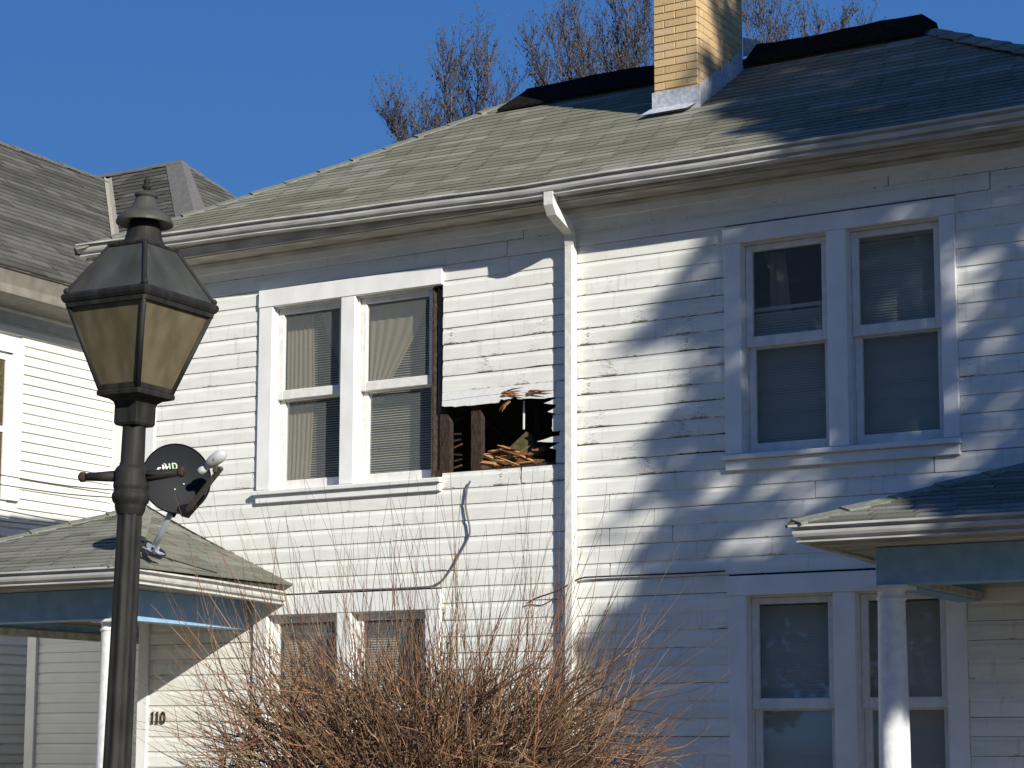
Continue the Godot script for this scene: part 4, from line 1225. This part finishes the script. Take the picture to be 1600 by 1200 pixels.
# ------------------------------------------------------------------ satellite dish
func build_dish() -> void:
	var d := thing("satellite_dish", "dark grey satellite dish on a bent mast at the left porch roof corner", "satellite dish", Vector3(-2.625, 2.965, 1.60))
	var c := Vector3(0.294, 0.50, 0.105)                       # centre of the reflector, seen from the foot
	var nrm := Vector3(0.78, 0.05, 0.66).normalized()
	var up := (Vector3(-0.10, 1, 0.0) - nrm * nrm.dot(Vector3(-0.10, 1, 0.0))).normalized()
	var rt := up.cross(nrm).normalized()
	var ref := group_node("reflector", d)
	var b := B.new(true)
	var rw := 0.243
	var rh := 0.249
	var n := 40
	var face := func(r: float, a: float, back: float) -> Vector3: return c + rt * cos(a) * rw * r + up * sin(a) * rh * r + nrm * (0.035 * r * r - 0.035 - back)
	for i in 6:
		for k in n:
			var a0 := TAU * k / n
			var a1 := TAU * (k + 1) / n
			var r0 := i / 6.0
			var r1 := (i + 1) / 6.0
			b.quad(face.call(r0, a0, 0.0), face.call(r1, a0, 0.0), face.call(r1, a1, 0.0), face.call(r0, a1, 0.0))
			b.quad(face.call(r0, a1, 0.008), face.call(r1, a1, 0.008), face.call(r1, a0, 0.008), face.call(r0, a0, 0.008))
	piece("face", b, M.dish, ref)
	var rim := []
	var rr := []
	for k in n + 1:
		rim.append(face.call(1.0, TAU * k / n, 0.002))
		rr.append(0.006)
	piece("rim", B.new(true).tube(rim, rr, 6, false), M.dish_dark, ref)
	for p in [Vector2(0.055, -0.035), Vector2(-0.01, -0.072)]:
		piece("bolt", B.new(true).tube([c + rt * p.x + up * p.y - nrm * 0.034, c + rt * p.x + up * p.y - nrm * 0.026], [0.006, 0.005], 8), M.print_white, ref)
	# the maker's lettering on the face
	var tb := Basis(rt.rotated(nrm, 0.12), up.rotated(nrm, 0.12), nrm)
	text_part("lettering", "dish", 0.052, M.print_white, ref, Transform3D(tb, c - rt * 0.125 + up * 0.070 - nrm * 0.022), false, 0.003)
	text_part("lettering", "HD", 0.05, M.print_green, ref, Transform3D(tb, c - rt * 0.030 + up * 0.090 - nrm * 0.026), false, 0.003)
	var arc := []
	var ar := []
	for k in 9:
		var a := lerpf(2.7, 0.1, k / 8.0)
		arc.append(c - rt * 0.100 + up * 0.092 + rt * cos(a) * 0.036 + up * sin(a) * 0.028 - nrm * 0.026)
		ar.append(0.0035)
	piece("lettering", B.new(true).tube(arc, ar, 5), M.print_white, ref)
	# arm, receiver, bracket
	var root: Vector3 = c + rt * 0.055 - up * 0.245 - nrm * 0.03
	var tip := c + rt * 0.235 + up * 0.055 + nrm * 0.33
	tip = c + Vector3(0.425, 0.045, 0.03)
	put("feed_arm", B.new().beam(root, tip, 0.030, 0.026), M.dish_arm, d)
	put("arm_bracket", B.new().prism([Vector2(-0.03, -0.045), Vector2(0.02, -0.06), Vector2(0.13, 0.06), Vector2(0.125, 0.095), Vector2(0.06, 0.085), Vector2(0.03, 0.045), Vector2(-0.05, 0.03), Vector2(-0.065, 0.0)], Transform3D(Basis(rt, up, nrm), root + nrm * 0.012 + up * 0.02), 0.02), M.dish_dark, d)
	var lnb := group_node("receiver", d)
	var lc := tip + Vector3(-0.055, 0.062, 0.0)
	var ax := Vector3(0.90, 0.40, 0.1).normalized()
	piece("housing", B.new(true).tube([lc - ax * 0.10, lc - ax * 0.085, lc - ax * 0.03, lc + ax * 0.04, lc + ax * 0.09, lc + ax * 0.105], [0.012, 0.03, 0.043, 0.046, 0.032, 0.008], 18), M.plastic, lnb)
	piece("feed_horn", B.new(true).tube([lc - ax * 0.10 + Vector3(0, -0.012, 0), lc - ax * 0.15 + Vector3(0, -0.008, 0), lc - ax * 0.165 + Vector3(0, -0.008, 0)], [0.024, 0.028, 0.026], 14), M.plastic, lnb)
	piece("neck", B.new().beam(lc - Vector3(0.0, 0.03, 0), tip + Vector3(-0.05, -0.03, 0), 0.03, 0.03), M.dish_arm, lnb)
	text_part("lettering", "dish", 0.026, M.cable, lnb, Transform3D(Basis(rt, up, nrm), lc + nrm * 0.047 + rt * 0.01), false, 0.002)
	# mast and foot
	var low := Vector3(0.0, 0.02, 0.0)
	var knee := Vector3(0.222, 0.245, 0.085)
	var mast := group_node("mast", d)
	piece("tube", B.new(true).tube([low, knee * 0.55, knee, knee + Vector3(0.02, 0.03, 0.0)], [0.023, 0.023, 0.023, 0.021], 14), M.galv, mast)
	piece("clamp", B.new(true).tube([knee + Vector3(0.015, 0.0, 0.0), c - up * 0.19 - nrm * 0.09], [0.030, 0.028], 12), M.dish_dark, mast)
	piece("back_bracket", B.new().beam(c - up * 0.20 - nrm * 0.10, c - up * 0.02 - nrm * 0.085, 0.06, 0.03), M.dish_dark, mast)
	var ft := B.new()
	var fb := Basis(Vector3(1, -0.42, 0).normalized(), Vector3(0.42, 1, 0).normalized(), Vector3(0, 0, 1))
	ft.obox(Transform3D(fb, Vector3(0.01, 0.008, 0.0)), Vector3(0.13, 0.008, 0.10))
	ft.obox(Transform3D(fb, Vector3(0.0, 0.03, 0.03)), Vector3(0.07, 0.05, 0.006))
	ft.obox(Transform3D(fb, Vector3(0.0, 0.03, -0.03)), Vector3(0.07, 0.05, 0.006))
	piece("foot", ft, M.galv, mast)
	for p in [Vector3(-0.03, 0.03, 0.036), Vector3(0.035, 0.02, 0.036)]:
		piece("bolt", B.new(true).tube([p, p + Vector3(0, 0, 0.008)], [0.009, 0.008], 8), M.dish_dark, mast)
	put("cable", tube_path([Vector3(0.02, 0.03, 0.03), Vector3(0.10, -0.03, 0.05), Vector3(0.04, -0.06, -0.3), Vector3(0.03, -0.10, -0.7)], 0.005), M.wire, d)

# ------------------------------------------------------------------ plants
func twig(b: B, p: Vector3, d: Vector3, l: float, r0: float, bend: Vector3, segs := 4, sides := 3, wob := 0.08) -> Array:
	var pts := [p]
	var rr := [r0]
	for i in segs:
		d = (d + bend / segs + Vector3(rng.randf_range(-1, 1), rng.randf_range(-1, 1), rng.randf_range(-1, 1)) * wob).normalized()
		p += d * l / segs
		pts.append(p)
		rr.append(maxf(r0 * (1.0 - 0.85 * (i + 1) / segs), 0.0009))
	b.tube(pts, rr, sides, false)
	return pts

func build_shrub() -> void:
	var base := Vector3(1.63, 0, 4.5)
	var s := thing("bare_shrub", "leafless reddish-brown shrub with hundreds of thin upright shoots in front of the lower windows", "shrub", base)
	rng.seed = 91
	var tones := [Color(0.18, 0.100, 0.057), Color(0.26, 0.155, 0.092), Color(0.10, 0.057, 0.034), Color(0.36, 0.235, 0.155), Color(0.06, 0.036, 0.024), Color(0.20, 0.138, 0.074), Color(0.26, 0.125, 0.070)]
	var heads := []
	for i in 64:
		var a := TAU * i / 64.0 * 7.0 + rng.randf() * 0.4
		var lean := 0.25 + 0.85 * sqrt(rng.randf())
		var d := Vector3(cos(a) * lean, 1.0, sin(a) * lean).normalized()
		var b := B.new(true)
		b.col(tones[rng.randi() % 2 + (2 if i % 3 == 0 else 0)])
		var st := Vector3(cos(a), 0, sin(a)) * 0.10 * rng.randf()
		var pts := twig(b, st, d, rng.randf_range(1.45, 1.85), 0.017 * rng.randf_range(0.6, 1.0), Vector3(cos(a), 0.3, sin(a)) * 0.25, 5, 5, 0.10)
		piece("stem", b, M.twig, s)
		for k in range(2, 6):
			heads.append([pts[k], (pts[k] - pts[k - 1]).normalized()])
	# shoots: a dense tangle below, long straight whips above
	var b := B.new(true)
	var centre := Vector3(0.0, 1.42, 0.0)
	for i in 3900:
		var u := Vector3(rng.randfn(), rng.randfn(), rng.randfn()).normalized() * pow(rng.randf(), 0.5)
		var p := centre + Vector3(u.x * 1.04, u.y * 0.50 - 0.02, u.z * 1.0)
		var d: Vector3 = (Vector3(u.x, u.y * 0.7 + 0.08, u.z).normalized() * 0.8 + Vector3(rng.randf_range(-1, 1), rng.randf_range(-0.75, 0.75), rng.randf_range(-1, 1)) * (0.75 if i % 3 else 1.3)).normalized()
		var l := rng.randf_range(0.14, 0.44)
		b.col(tones[rng.randi() % tones.size()] * rng.randf_range(0.8, 1.25))
		var pts := twig(b, p, d, l, rng.randf_range(0.0024, 0.0058), Vector3(rng.randf_range(-0.5, 0.5), rng.randf_range(-0.3, 0.6), 0), 5, 3, 0.30)
		for k in 2:
			var j := rng.randi_range(1, 4)
			twig(b, pts[j], ((pts[j + 1] - pts[j]).normalized() + Vector3(rng.randf_range(-1, 1), rng.randf_range(-0.4, 0.9), rng.randf_range(-1, 1)) * 0.7).normalized(), l * rng.randf_range(0.2, 0.5), 0.0026, Vector3(0, 0.2, 0), 3, 3, 0.14)
	# long shoots fanning out of the sides
	for i in 760:
		var an := rng.randf() * TAU
		var p := centre + Vector3(cos(an), 0, sin(an)) * rng.randf_range(0.25, 0.82) + Vector3(0, rng.randf_range(-0.2, 0.4), 0)
		var d := Vector3(cos(an), rng.randf_range(-0.1, 0.9) if i % 3 else rng.randf_range(0.6, 1.8), sin(an)).normalized()
		b.col(tones[rng.randi() % tones.size()])
		var pts := twig(b, p, d, rng.randf_range(0.45, 0.85), rng.randf_range(0.0026, 0.0048), Vector3(rng.randf_range(-0.3, 0.3), rng.randf_range(-0.1, 0.4), 0), 6, 3, 0.11)
		if i % 2:
			twig(b, pts[3], ((pts[4] - pts[3]).normalized() + Vector3(rng.randf_range(-0.5, 0.5), 0.3, rng.randf_range(-0.5, 0.5))).normalized(), 0.3, 0.0024, Vector3(0, 0.2, 0), 3, 3, 0.06)
	# whips
	for i in 230:
		var p := centre + Vector3(rng.randf_range(-0.85, 0.75), rng.randf_range(0.0, 0.4), rng.randf_range(-0.6, 0.6))
		var d := Vector3(p.x * 0.38 + rng.randf_range(-0.24, 0.24), 1.0, p.z * 0.30 + rng.randf_range(-0.22, 0.22)).normalized()
		b.col(tones[rng.randi() % tones.size()])
		var top := 2.1 + 0.88 * pow(rng.randf(), 1.2)
		var pts := twig(b, p, d, maxf(0.4, top - p.y), rng.randf_range(0.0026, 0.0042), Vector3(rng.randf_range(-0.22, 0.22), 0.05, rng.randf_range(-0.2, 0.2)), 7, 3, 0.05)
		if i % 2:
			twig(b, pts[3], ((pts[4] - pts[3]).normalized() + Vector3(rng.randf_range(-0.7, 0.7), 0.2, rng.randf_range(-0.6, 0.6))).normalized(), 0.35, 0.0020, Vector3(0, 0.3, 0), 3, 3, 0.06)
	piece("twigs", b, M.twig, s, "stuff")

# a bare tree: a trunk, limbs to the given tips, and sprays of twigs with dry seed heads
func bare_tree(base: Vector3, fork: float, tips: Array, label: String, sd: int, density := 1.0) -> void:
	var t := thing("bare_tree", label, "tree", base, "bare trees behind the roof")
	rng.seed = sd
	var trunk := B.new(true)
	trunk.tube([Vector3.ZERO, Vector3(0.05, fork * 0.5, 0.03), Vector3(0, fork, 0)], [0.16, 0.12, 0.08], 8)
	piece("trunk", trunk, M.bark, t)
	var tw := B.new(true)
	var pods := B.new()
	var tones := [Color(0.050, 0.042, 0.039), Color(0.074, 0.062, 0.057), Color(0.036, 0.030, 0.029), Color(0.098, 0.080, 0.072)]
	for tip in tips:
		var e: Vector3 = tip - base
		var s0 := Vector3(0, fork - 0.02, 0)
		var mid := s0.lerp(e, 0.5) + Vector3(e.x * 0.12, 0.1, e.z * 0.1) + Vector3(rng.randf_range(-1, 1), 0, rng.randf_range(-1, 1)) * 0.12
		var pts := []
		var rr := []
		for i in 11:
			var u := i / 10.0
			pts.append(s0.lerp(mid, u).lerp(mid.lerp(e, u), u) + Vector3(sin(u * 9.0 + sd), 0, cos(u * 7.0)) * 0.04 * u)
			rr.append(lerpf(0.04, 0.005, sqrt(u)))
		piece("limb", B.new(true).tube(pts, rr, 6, false), M.bark, t)
		for i in int(52 * density):
			var u := 0.42 + 0.58 * rng.randf()
			var k := mini(int(u * 10), 9)
			var p: Vector3 = pts[k].lerp(pts[k + 1], u * 10 - k)
			var along: Vector3 = (pts[k + 1] - pts[k]).normalized()
			var a := rng.randf() * TAU
			var d := (along * 0.8 + Vector3(cos(a), 0.55, sin(a)) * 0.75).normalized()
			tw.col(tones[rng.randi() % 4])
			var q := twig(tw, p, d, rng.randf_range(0.22, 0.55), 0.0065, Vector3(0, 0.35, 0), 4, 3, 0.18)
			for j in 3:
				var m := rng.randi_range(1, 4)
				var dd: Vector3 = ((q[m] - q[m - 1]).normalized() + Vector3(rng.randf_range(-1, 1), rng.randf_range(-0.2, 1), rng.randf_range(-1, 1)) * 0.7).normalized()
				var z := twig(tw, q[m], dd, rng.randf_range(0.10, 0.28), 0.0042, Vector3(0, 0.3, 0), 3, 3, 0.2)
				for w in 2:
					var c: Vector3 = z[rng.randi_range(1, 3)] + Vector3(rng.randf_range(-1, 1), rng.randf_range(-1, 1), rng.randf_range(-1, 1)) * 0.03
					var r := rng.randf_range(0.006, 0.016)
					pods.col(tones[rng.randi() % 4] * 1.15)
					for f in [[Vector3(1, 0, 0), Vector3(0, 0, 1)], [Vector3(0, 0, 1), Vector3(-1, 0, 0)], [Vector3(-1, 0, 0), Vector3(0, 0, -1)], [Vector3(0, 0, -1), Vector3(1, 0, 0)]]:
						pods.tri(c + f[1] * r, c + f[0] * r, c + Vector3(0, r * 1.4, 0))
						pods.tri(c + f[0] * r, c + f[1] * r, c - Vector3(0, r * 1.4, 0))
	piece("twigs", tw, M.twig, t, "stuff")
	piece("seed_heads", pods, M.twig, t, "stuff")

# the leafy tree to the right, outside the picture, that shades the right half of the house
func build_shade_tree() -> void:
	rng.seed = 404
	var base := Vector3(15.4, 0, 6.4)
	var t := thing("unseen_evergreen", "tall leafy evergreen right of the house that throws the dappled shadow on its wall", "tree", base)
	var sun := Vector3(1.77, 0.90, 1.0)
	# how far left the crown's shadow reaches, at each height of the wall
	var edge := [Vector2(0.2, 0.20), Vector2(1.0, 0.05), Vector2(2.0, 0.15), Vector2(2.6, 0.42), Vector2(3.0, 0.56), Vector2(3.4, 0.68), Vector2(4.0, 0.62), Vector2(4.4, 0.64), Vector2(4.7, 0.76), Vector2(5.2, 1.20), Vector2(6.2, 1.75), Vector2(7.4, 2.55), Vector2(8.9, 3.25), Vector2(10.5, 4.3), Vector2(12.6, 6.0)]
	# gaps in the crown, given by where their spots of sun land on the wall
	var gaps := []
	for q in [Vector2(0.80, 4.93), Vector2(0.70, 4.40), Vector2(0.94, 4.32), Vector2(0.72, 4.04), Vector2(1.20, 5.15), Vector2(1.28, 4.42), Vector2(1.33, 4.06), Vector2(2.08, 4.49), Vector2(2.42, 5.13), Vector2(2.80, 4.60), Vector2(2.77, 4.30)]:
		gaps.append(q)
	for q in [Vector2(2.91, 4.45), Vector2(2.90, 4.97), Vector2(3.06, 5.02), Vector2(3.23, 4.85), Vector2(2.95, 4.61), Vector2(3.08, 4.19), Vector2(3.18, 4.28), Vector2(2.90, 3.87), Vector2(3.11, 3.62), Vector2(2.47, 3.62), Vector2(2.66, 3.42)]:
		gaps.append(q)
	for q in [Vector2(2.56, 3.33), Vector2(2.28, 3.43), Vector2(1.80, 3.26), Vector2(1.81, 3.53), Vector2(1.18, 2.90), Vector2(1.33, 2.92), Vector2(1.52, 2.87), Vector2(1.04, 3.36), Vector2(3.22, 3.92), Vector2(2.59, 4.37), Vector2(3.02, 3.56), Vector2(0.62, 3.20)]:
		gaps.append(q)
	for i in 150:
		var q := Vector2(rng.randf_range(2.2, 8.5), rng.randf_range(5.6, 11.5))
		if i % 3 == 0:
			q = Vector2(rng.randf_range(2.7, 4.2), rng.randf_range(2.2, 5.4))
		gaps.append(q)
	for i in 6:
		gaps.append(Vector2(rng.randf_range(0.1, 1.2), rng.randf_range(0.4, 2.0)))
	var clumps := []
	var y := 0.35
	while y < 12.6:
		var x0 := 0.0
		for i in edge.size() - 1:
			if y >= edge[i].x and y <= edge[i + 1].x:
				x0 = lerpf(edge[i].y, edge[i + 1].y, (y - edge[i].x) / (edge[i + 1].x - edge[i].x))
		var x := x0 + 0.22 + (rng.randf_range(-0.22, 0.20) if y < 5.6 else rng.randf_range(-0.4, 0.4))
		var last := 9.4 - absf(y - 5.5) * 0.35
		while x < last:
			var gap := 0.04
			if x < x0 + 1.0:
				gap = 0.18
			if x > 6.0 and (int(y * 4.0) % 2) == 0:
				gap = 0.5
			if rng.randf() < gap:
				x += rng.randf_range(0.10, 0.22)
			else:
				var k := 5.6 + rng.randf_range(-1.0, 1.0) * (0.5 if x < x0 + 1.2 else 1.0)
				clumps.append([Vector3(x + rng.randf_range(-0.05, 0.05), y + rng.randf_range(-0.05, 0.05), 0) + sun * k, rng.randf_range(0.15, 0.21)])
			x += 0.33
		y += 0.235
	var trunk := B.new(true)
	trunk.tube([Vector3.ZERO, Vector3(0.1, 4, 0), Vector3(-0.1, 9, -0.2), Vector3(0.2, 14.5, -0.3)], [0.36, 0.28, 0.18, 0.05], 12)
	piece("trunk", trunk, M.bark, t)
	for i in range(0, clumps.size(), 23):
		var c: Vector3 = clumps[i][0] - base
		var h := clampf(c.y - 0.45 * Vector2(c.x, c.z).length(), 3.0, 14.0)
		piece("limb", B.new(true).tube([Vector3(0, h, -0.1), Vector3(0, h, 0).lerp(c, 0.5) + Vector3(0, 0.2, 0), c], [0.07, 0.045, 0.012], 6, false), M.bark, t)
	var leaf := B.new()
	leaf.tri(Vector3(0, 0, 0), Vector3(0.035, 0.01, 0.06), Vector3(0, 0.0, 0.075)); leaf.tri(Vector3(0, 0, 0), Vector3(0, 0, 0.075), Vector3(-0.035, 0.01, 0.06))
	leaf.tri(Vector3(0.035, 0.01, 0.06), Vector3(0, 0, 0.15), Vector3(0, 0, 0.075)); leaf.tri(Vector3(-0.035, 0.01, 0.06), Vector3(0, 0, 0.075), Vector3(0, 0, 0.15))
	var per := 125
	var mm := MultiMesh.new()
	mm.transform_format = MultiMesh.TRANSFORM_3D
	mm.mesh = leaf.done()
	mm.instance_count = clumps.size() * per
	var n := 0
	for c in clumps:
		for i in per:
			var d := Vector3(rng.randfn(), rng.randfn(), rng.randfn()).normalized()
			var p: Vector3 = c[0] + d * c[1] * pow(rng.randf(), 0.4)
			var f := (d + Vector3(rng.randfn(), rng.randfn(), rng.randfn()) * 0.7).normalized()
			var bs := Basis.looking_at(-f, Vector3(0.1, 1, 0.2).normalized()).rotated(f, rng.randf() * TAU)
			var land := Vector2(p.x - 1.77 * p.z, p.y - 0.90 * p.z)
			var open := false
			for gi in gaps.size():
				var v: Vector2 = land - gaps[gi]
				var big := 0.70 + 0.42 * fmod(gi * 0.618, 1.0)
				if absf(v.x) < 0.4 and absf(v.y) < 0.4 and pow((v.x * 0.89 + v.y * 0.45) / (0.20 * big), 2.0) + pow((v.y * 0.89 - v.x * 0.45) / (0.085 * big), 2.0) < 1.0:
					open = true
					break
			if open:
				p += Vector3(rng.randf_range(-0.25, 0.25), rng.randf_range(0.25, 0.5), -0.3)
			mm.set_instance_transform(n, Transform3D(bs.scaled(Vector3.ONE * (0.05 if open else rng.randf_range(0.8, 1.3))), p - base))
			n += 1
	var mi := MultiMeshInstance3D.new()
	mi.name = "leaves"
	mi.multimesh = mm
	mi.material_override = M.leaf
	mi.set_meta("kind", "stuff")
	t.add_child(mi)

# evergreens added behind the viewer, out of view, to darken the panes and shade
func build_added_trees() -> void:
	var leaf := B.new()
	leaf.quad(Vector3(-0.11, 0, 0), Vector3(0.11, 0, 0), Vector3(0.08, 0.04, 0.26), Vector3(-0.08, 0.04, 0.26))
	var shared := leaf.done()
	var words := ["added evergreen across the street, farthest left, out of view, darkens the panes and shade", "broad added evergreen across the street, second from left, out of view, darkens the panes and shade", "tallest added evergreen across the street, out of view, darkens the panes and shade", "added evergreen across the street, farthest right, out of view, darkens the panes and shade"]
	var spots := [Vector4(-31, 31, 16, 6.5), Vector4(-20, 27, 17, 7.0), Vector4(-9, 29, 18, 7.0), Vector4(3, 31, 15, 6.5)]
	for i in 4:
		var s: Vector4 = spots[i]
		var t := thing("unseen_evergreen", words[i], "tree", Vector3(s.x, 0, s.y), "added evergreens across the street, out of view")
		rng.seed = 600 + i
		piece("trunk", B.new(true).tube([Vector3.ZERO, Vector3(0, s.z * 0.8, 0)], [0.3, 0.1], 10), M.bark, t)
		var mm := MultiMesh.new()
		mm.transform_format = MultiMesh.TRANSFORM_3D
		mm.mesh = shared
		mm.instance_count = 24000
		for k in 24000:
			var d := Vector3(rng.randfn(), rng.randfn(), rng.randfn()).normalized()
			var r := pow(rng.randf(), 0.4) * (0.8 + 0.2 * sin(d.x * 7.0 + i) * sin(d.y * 9.0))
			var p := Vector3(d.x * s.w, s.z * 0.50 + d.y * s.z * 0.49, d.z * s.w) * r + Vector3(0, s.z * 0.50 * (1.0 - r), 0)
			mm.set_instance_transform(k, Transform3D(Basis.from_euler(Vector3(rng.randf() * TAU, rng.randf() * TAU, 0)), p))
		var mi := MultiMeshInstance3D.new()
		mi.name = "leaves"
		mi.multimesh = mm
		mi.material_override = M.leaf
		mi.set_meta("kind", "stuff")
		t.add_child(mi)

# ------------------------------------------------------------------ scene
func _ready() -> void:
	var cam := Camera3D.new()
	cam.name = "camera"
	cam.projection = Camera3D.PROJECTION_FRUSTUM
	cam.near = 1.0
	cam.far = 500.0
	cam.size = 0.38381
	cam.frustum_offset = Vector2(-0.003838, 0.051175)
	cam.transform = Transform3D(Basis(Vector3(0.864211, 0.002371, -0.503124), Vector3(0.062277, 0.991795, 0.111647), Vector3(0.499260, -0.127819, 0.856972)), Vector3(6.862367, 1.6, 12.646717))
	add_child(cam)
	cam.current = true

	var sky := ProceduralSkyMaterial.new()
	sky.sky_top_color = Color(0.165, 0.36, 0.64)
	sky.sky_horizon_color = Color(0.36, 0.565, 0.79)
	sky.sky_curve = 0.22
	sky.ground_bottom_color = Color(0.16, 0.15, 0.13)
	sky.ground_horizon_color = Color(0.30, 0.31, 0.31)
	sky.sun_angle_max = 12.0
	var env := Environment.new()
	env.background_mode = Environment.BG_SKY
	env.sky = Sky.new()
	env.sky.sky_material = sky
	env.background_energy_multiplier = 0.76
	env.tonemap_mode = Environment.TONE_MAPPER_LINEAR
	env.tonemap_exposure = 1.4
	env.sdfgi_enabled = true
	env.ssao_enabled = true
	env.ssil_enabled = true
	var we := WorldEnvironment.new()
	we.name = "environment"
	we.environment = env
	add_child(we)

	var sun := DirectionalLight3D.new()
	sun.name = "sun"
	sun.light_color = Color(1.0, 0.982, 0.94)
	sun.light_energy = 1.55
	sun.light_angular_distance = 0.53
	sun.shadow_enabled = true
	sun.transform = Transform3D(Basis.looking_at(-Vector3(1.77, 0.90, 1.0).normalized(), Vector3.UP), Vector3(20, 12, 12))
	add_child(sun)

	make_materials()
	# ground
	var lawn := put("lawn", sheet(-260, 260, -260, 8.2, 0.0), M.grass)
	lawn.set_meta("kind", "structure")
	var walk := put("sidewalk", B.new().box(-60, 60, -0.05, 0.02, 8.3, 9.9), M.paving)
	walk.set_meta("kind", "structure")
	var kerb := put("kerb", B.new().box(-60, 60, -0.15, 0.015, 10.6, 10.75), M.paving)
	kerb.set_meta("kind", "structure")
	var verge := put("verge", sheet(-260, 260, 8.2, 10.6, -0.006), M.grass)
	verge.set_meta("kind", "structure")
	var road := put("road", sheet(-260, 260, 10.6, 260, -0.12), M.asphalt)
	road.set_meta("kind", "structure")

	build_house()
	build_neighbour()
	build_shade_tree()
	build_added_trees()
	# bare trees behind the roof
	var t1 := Vector3(-7.46, 0, -10.27)
	bare_tree(t1, 8.2, tips(t1, [[-1.02, 10.62], [-0.98, 10.38], [-0.80, 10.15], [-0.58, 10.30], [-0.27, 11.38], [-0.11, 10.99], [0.02, 11.26], [0.25, 11.5], [0.43, 11.10], [0.70, 10.85], [0.54, 10.37], [-0.46, 10.51]]), "leftmost bare tree, standing apart over the low left hip of the roof", 7)
	var t2 := Vector3(-5.76, 0, -11.27)
	bare_tree(t2, 8.4, tips(t2, [[-0.97, 11.38], [-0.84, 11.04], [-0.65, 11.49], [-0.5, 11.77], [-0.34, 12.04], [-0.14, 11.38], [0.07, 11.75], [0.25, 12.11], [0.45, 12.2], [0.61, 11.84], [0.71, 12.47], [-0.27, 11.09], [0.4, 11.4], [1.07, 12.38]]), "middle bare tree, twigs thickest against the chimney's left side", 8, 1.25)
	var t3 := Vector3(-3.28, 0, -12.71)
	bare_tree(t3, 8.6, tips(t3, [[-0.85, 11.89], [-0.63, 12.11], [-0.49, 11.8], [-0.25, 11.83], [-0.02, 11.87], [0.2, 11.57], [0.52, 11.74], [0.72, 11.6], [0.91, 11.76], [0.36, 11.41], [-0.4, 11.49]]), "bare tree right of the chimney, only its top twigs over the ridge", 9, 0.9)
	build_shrub()
	build_dish()
	build_lamp()
	# overhead wires between the two houses
	var spans := [[4.313, 3.70], [4.214, 3.645], [3.959, 3.385], [3.842, 3.40]]
	var words := ["topmost overhead wire in front of the neighbour's siding", "second overhead wire from the top by the neighbour's siding", "third overhead wire down, low by the neighbour's siding", "lowest and darkest overhead wire, just above the porch ridge"]
	for i in 4:
		var a := Vector3(-7.9, spans[i][0], -2.165)
		var e := Vector3(-4.13, spans[i][1] - 0.02, -0.2)
		var m := (a + e) / 2 - Vector3(0, 0.03, 0)
		var w := put("overhead_wire", tube_path([a + (a - e) * 0.05, a, m, e], 0.006 if i < 3 else 0.0085), M.wire)
		tag(w, words[i], "wire", "wires strung between the houses")

func sheet(x0: float, x1: float, z0: float, z1: float, y: float) -> B:
	var b := B.new()
	b.quad(Vector3(x0, y, z1), Vector3(x1, y, z1), Vector3(x1, y, z0), Vector3(x0, y, z0))
	return b

# branch tips of a tree: metres across the tree, height, and some spread in depth
func tips(base: Vector3, list: Array) -> Array:
	var out := []
	rng.seed = 1234 + list.size()
	for q in list:
		out.append(Vector3(base.x, 0, base.z) + Vector3(0.864, 0, -0.503) * q[0] + Vector3.UP * (q[1] - 0.10) + Vector3(0.503, 0, 0.864) * rng.randf_range(-0.3, 0.3))
	return out
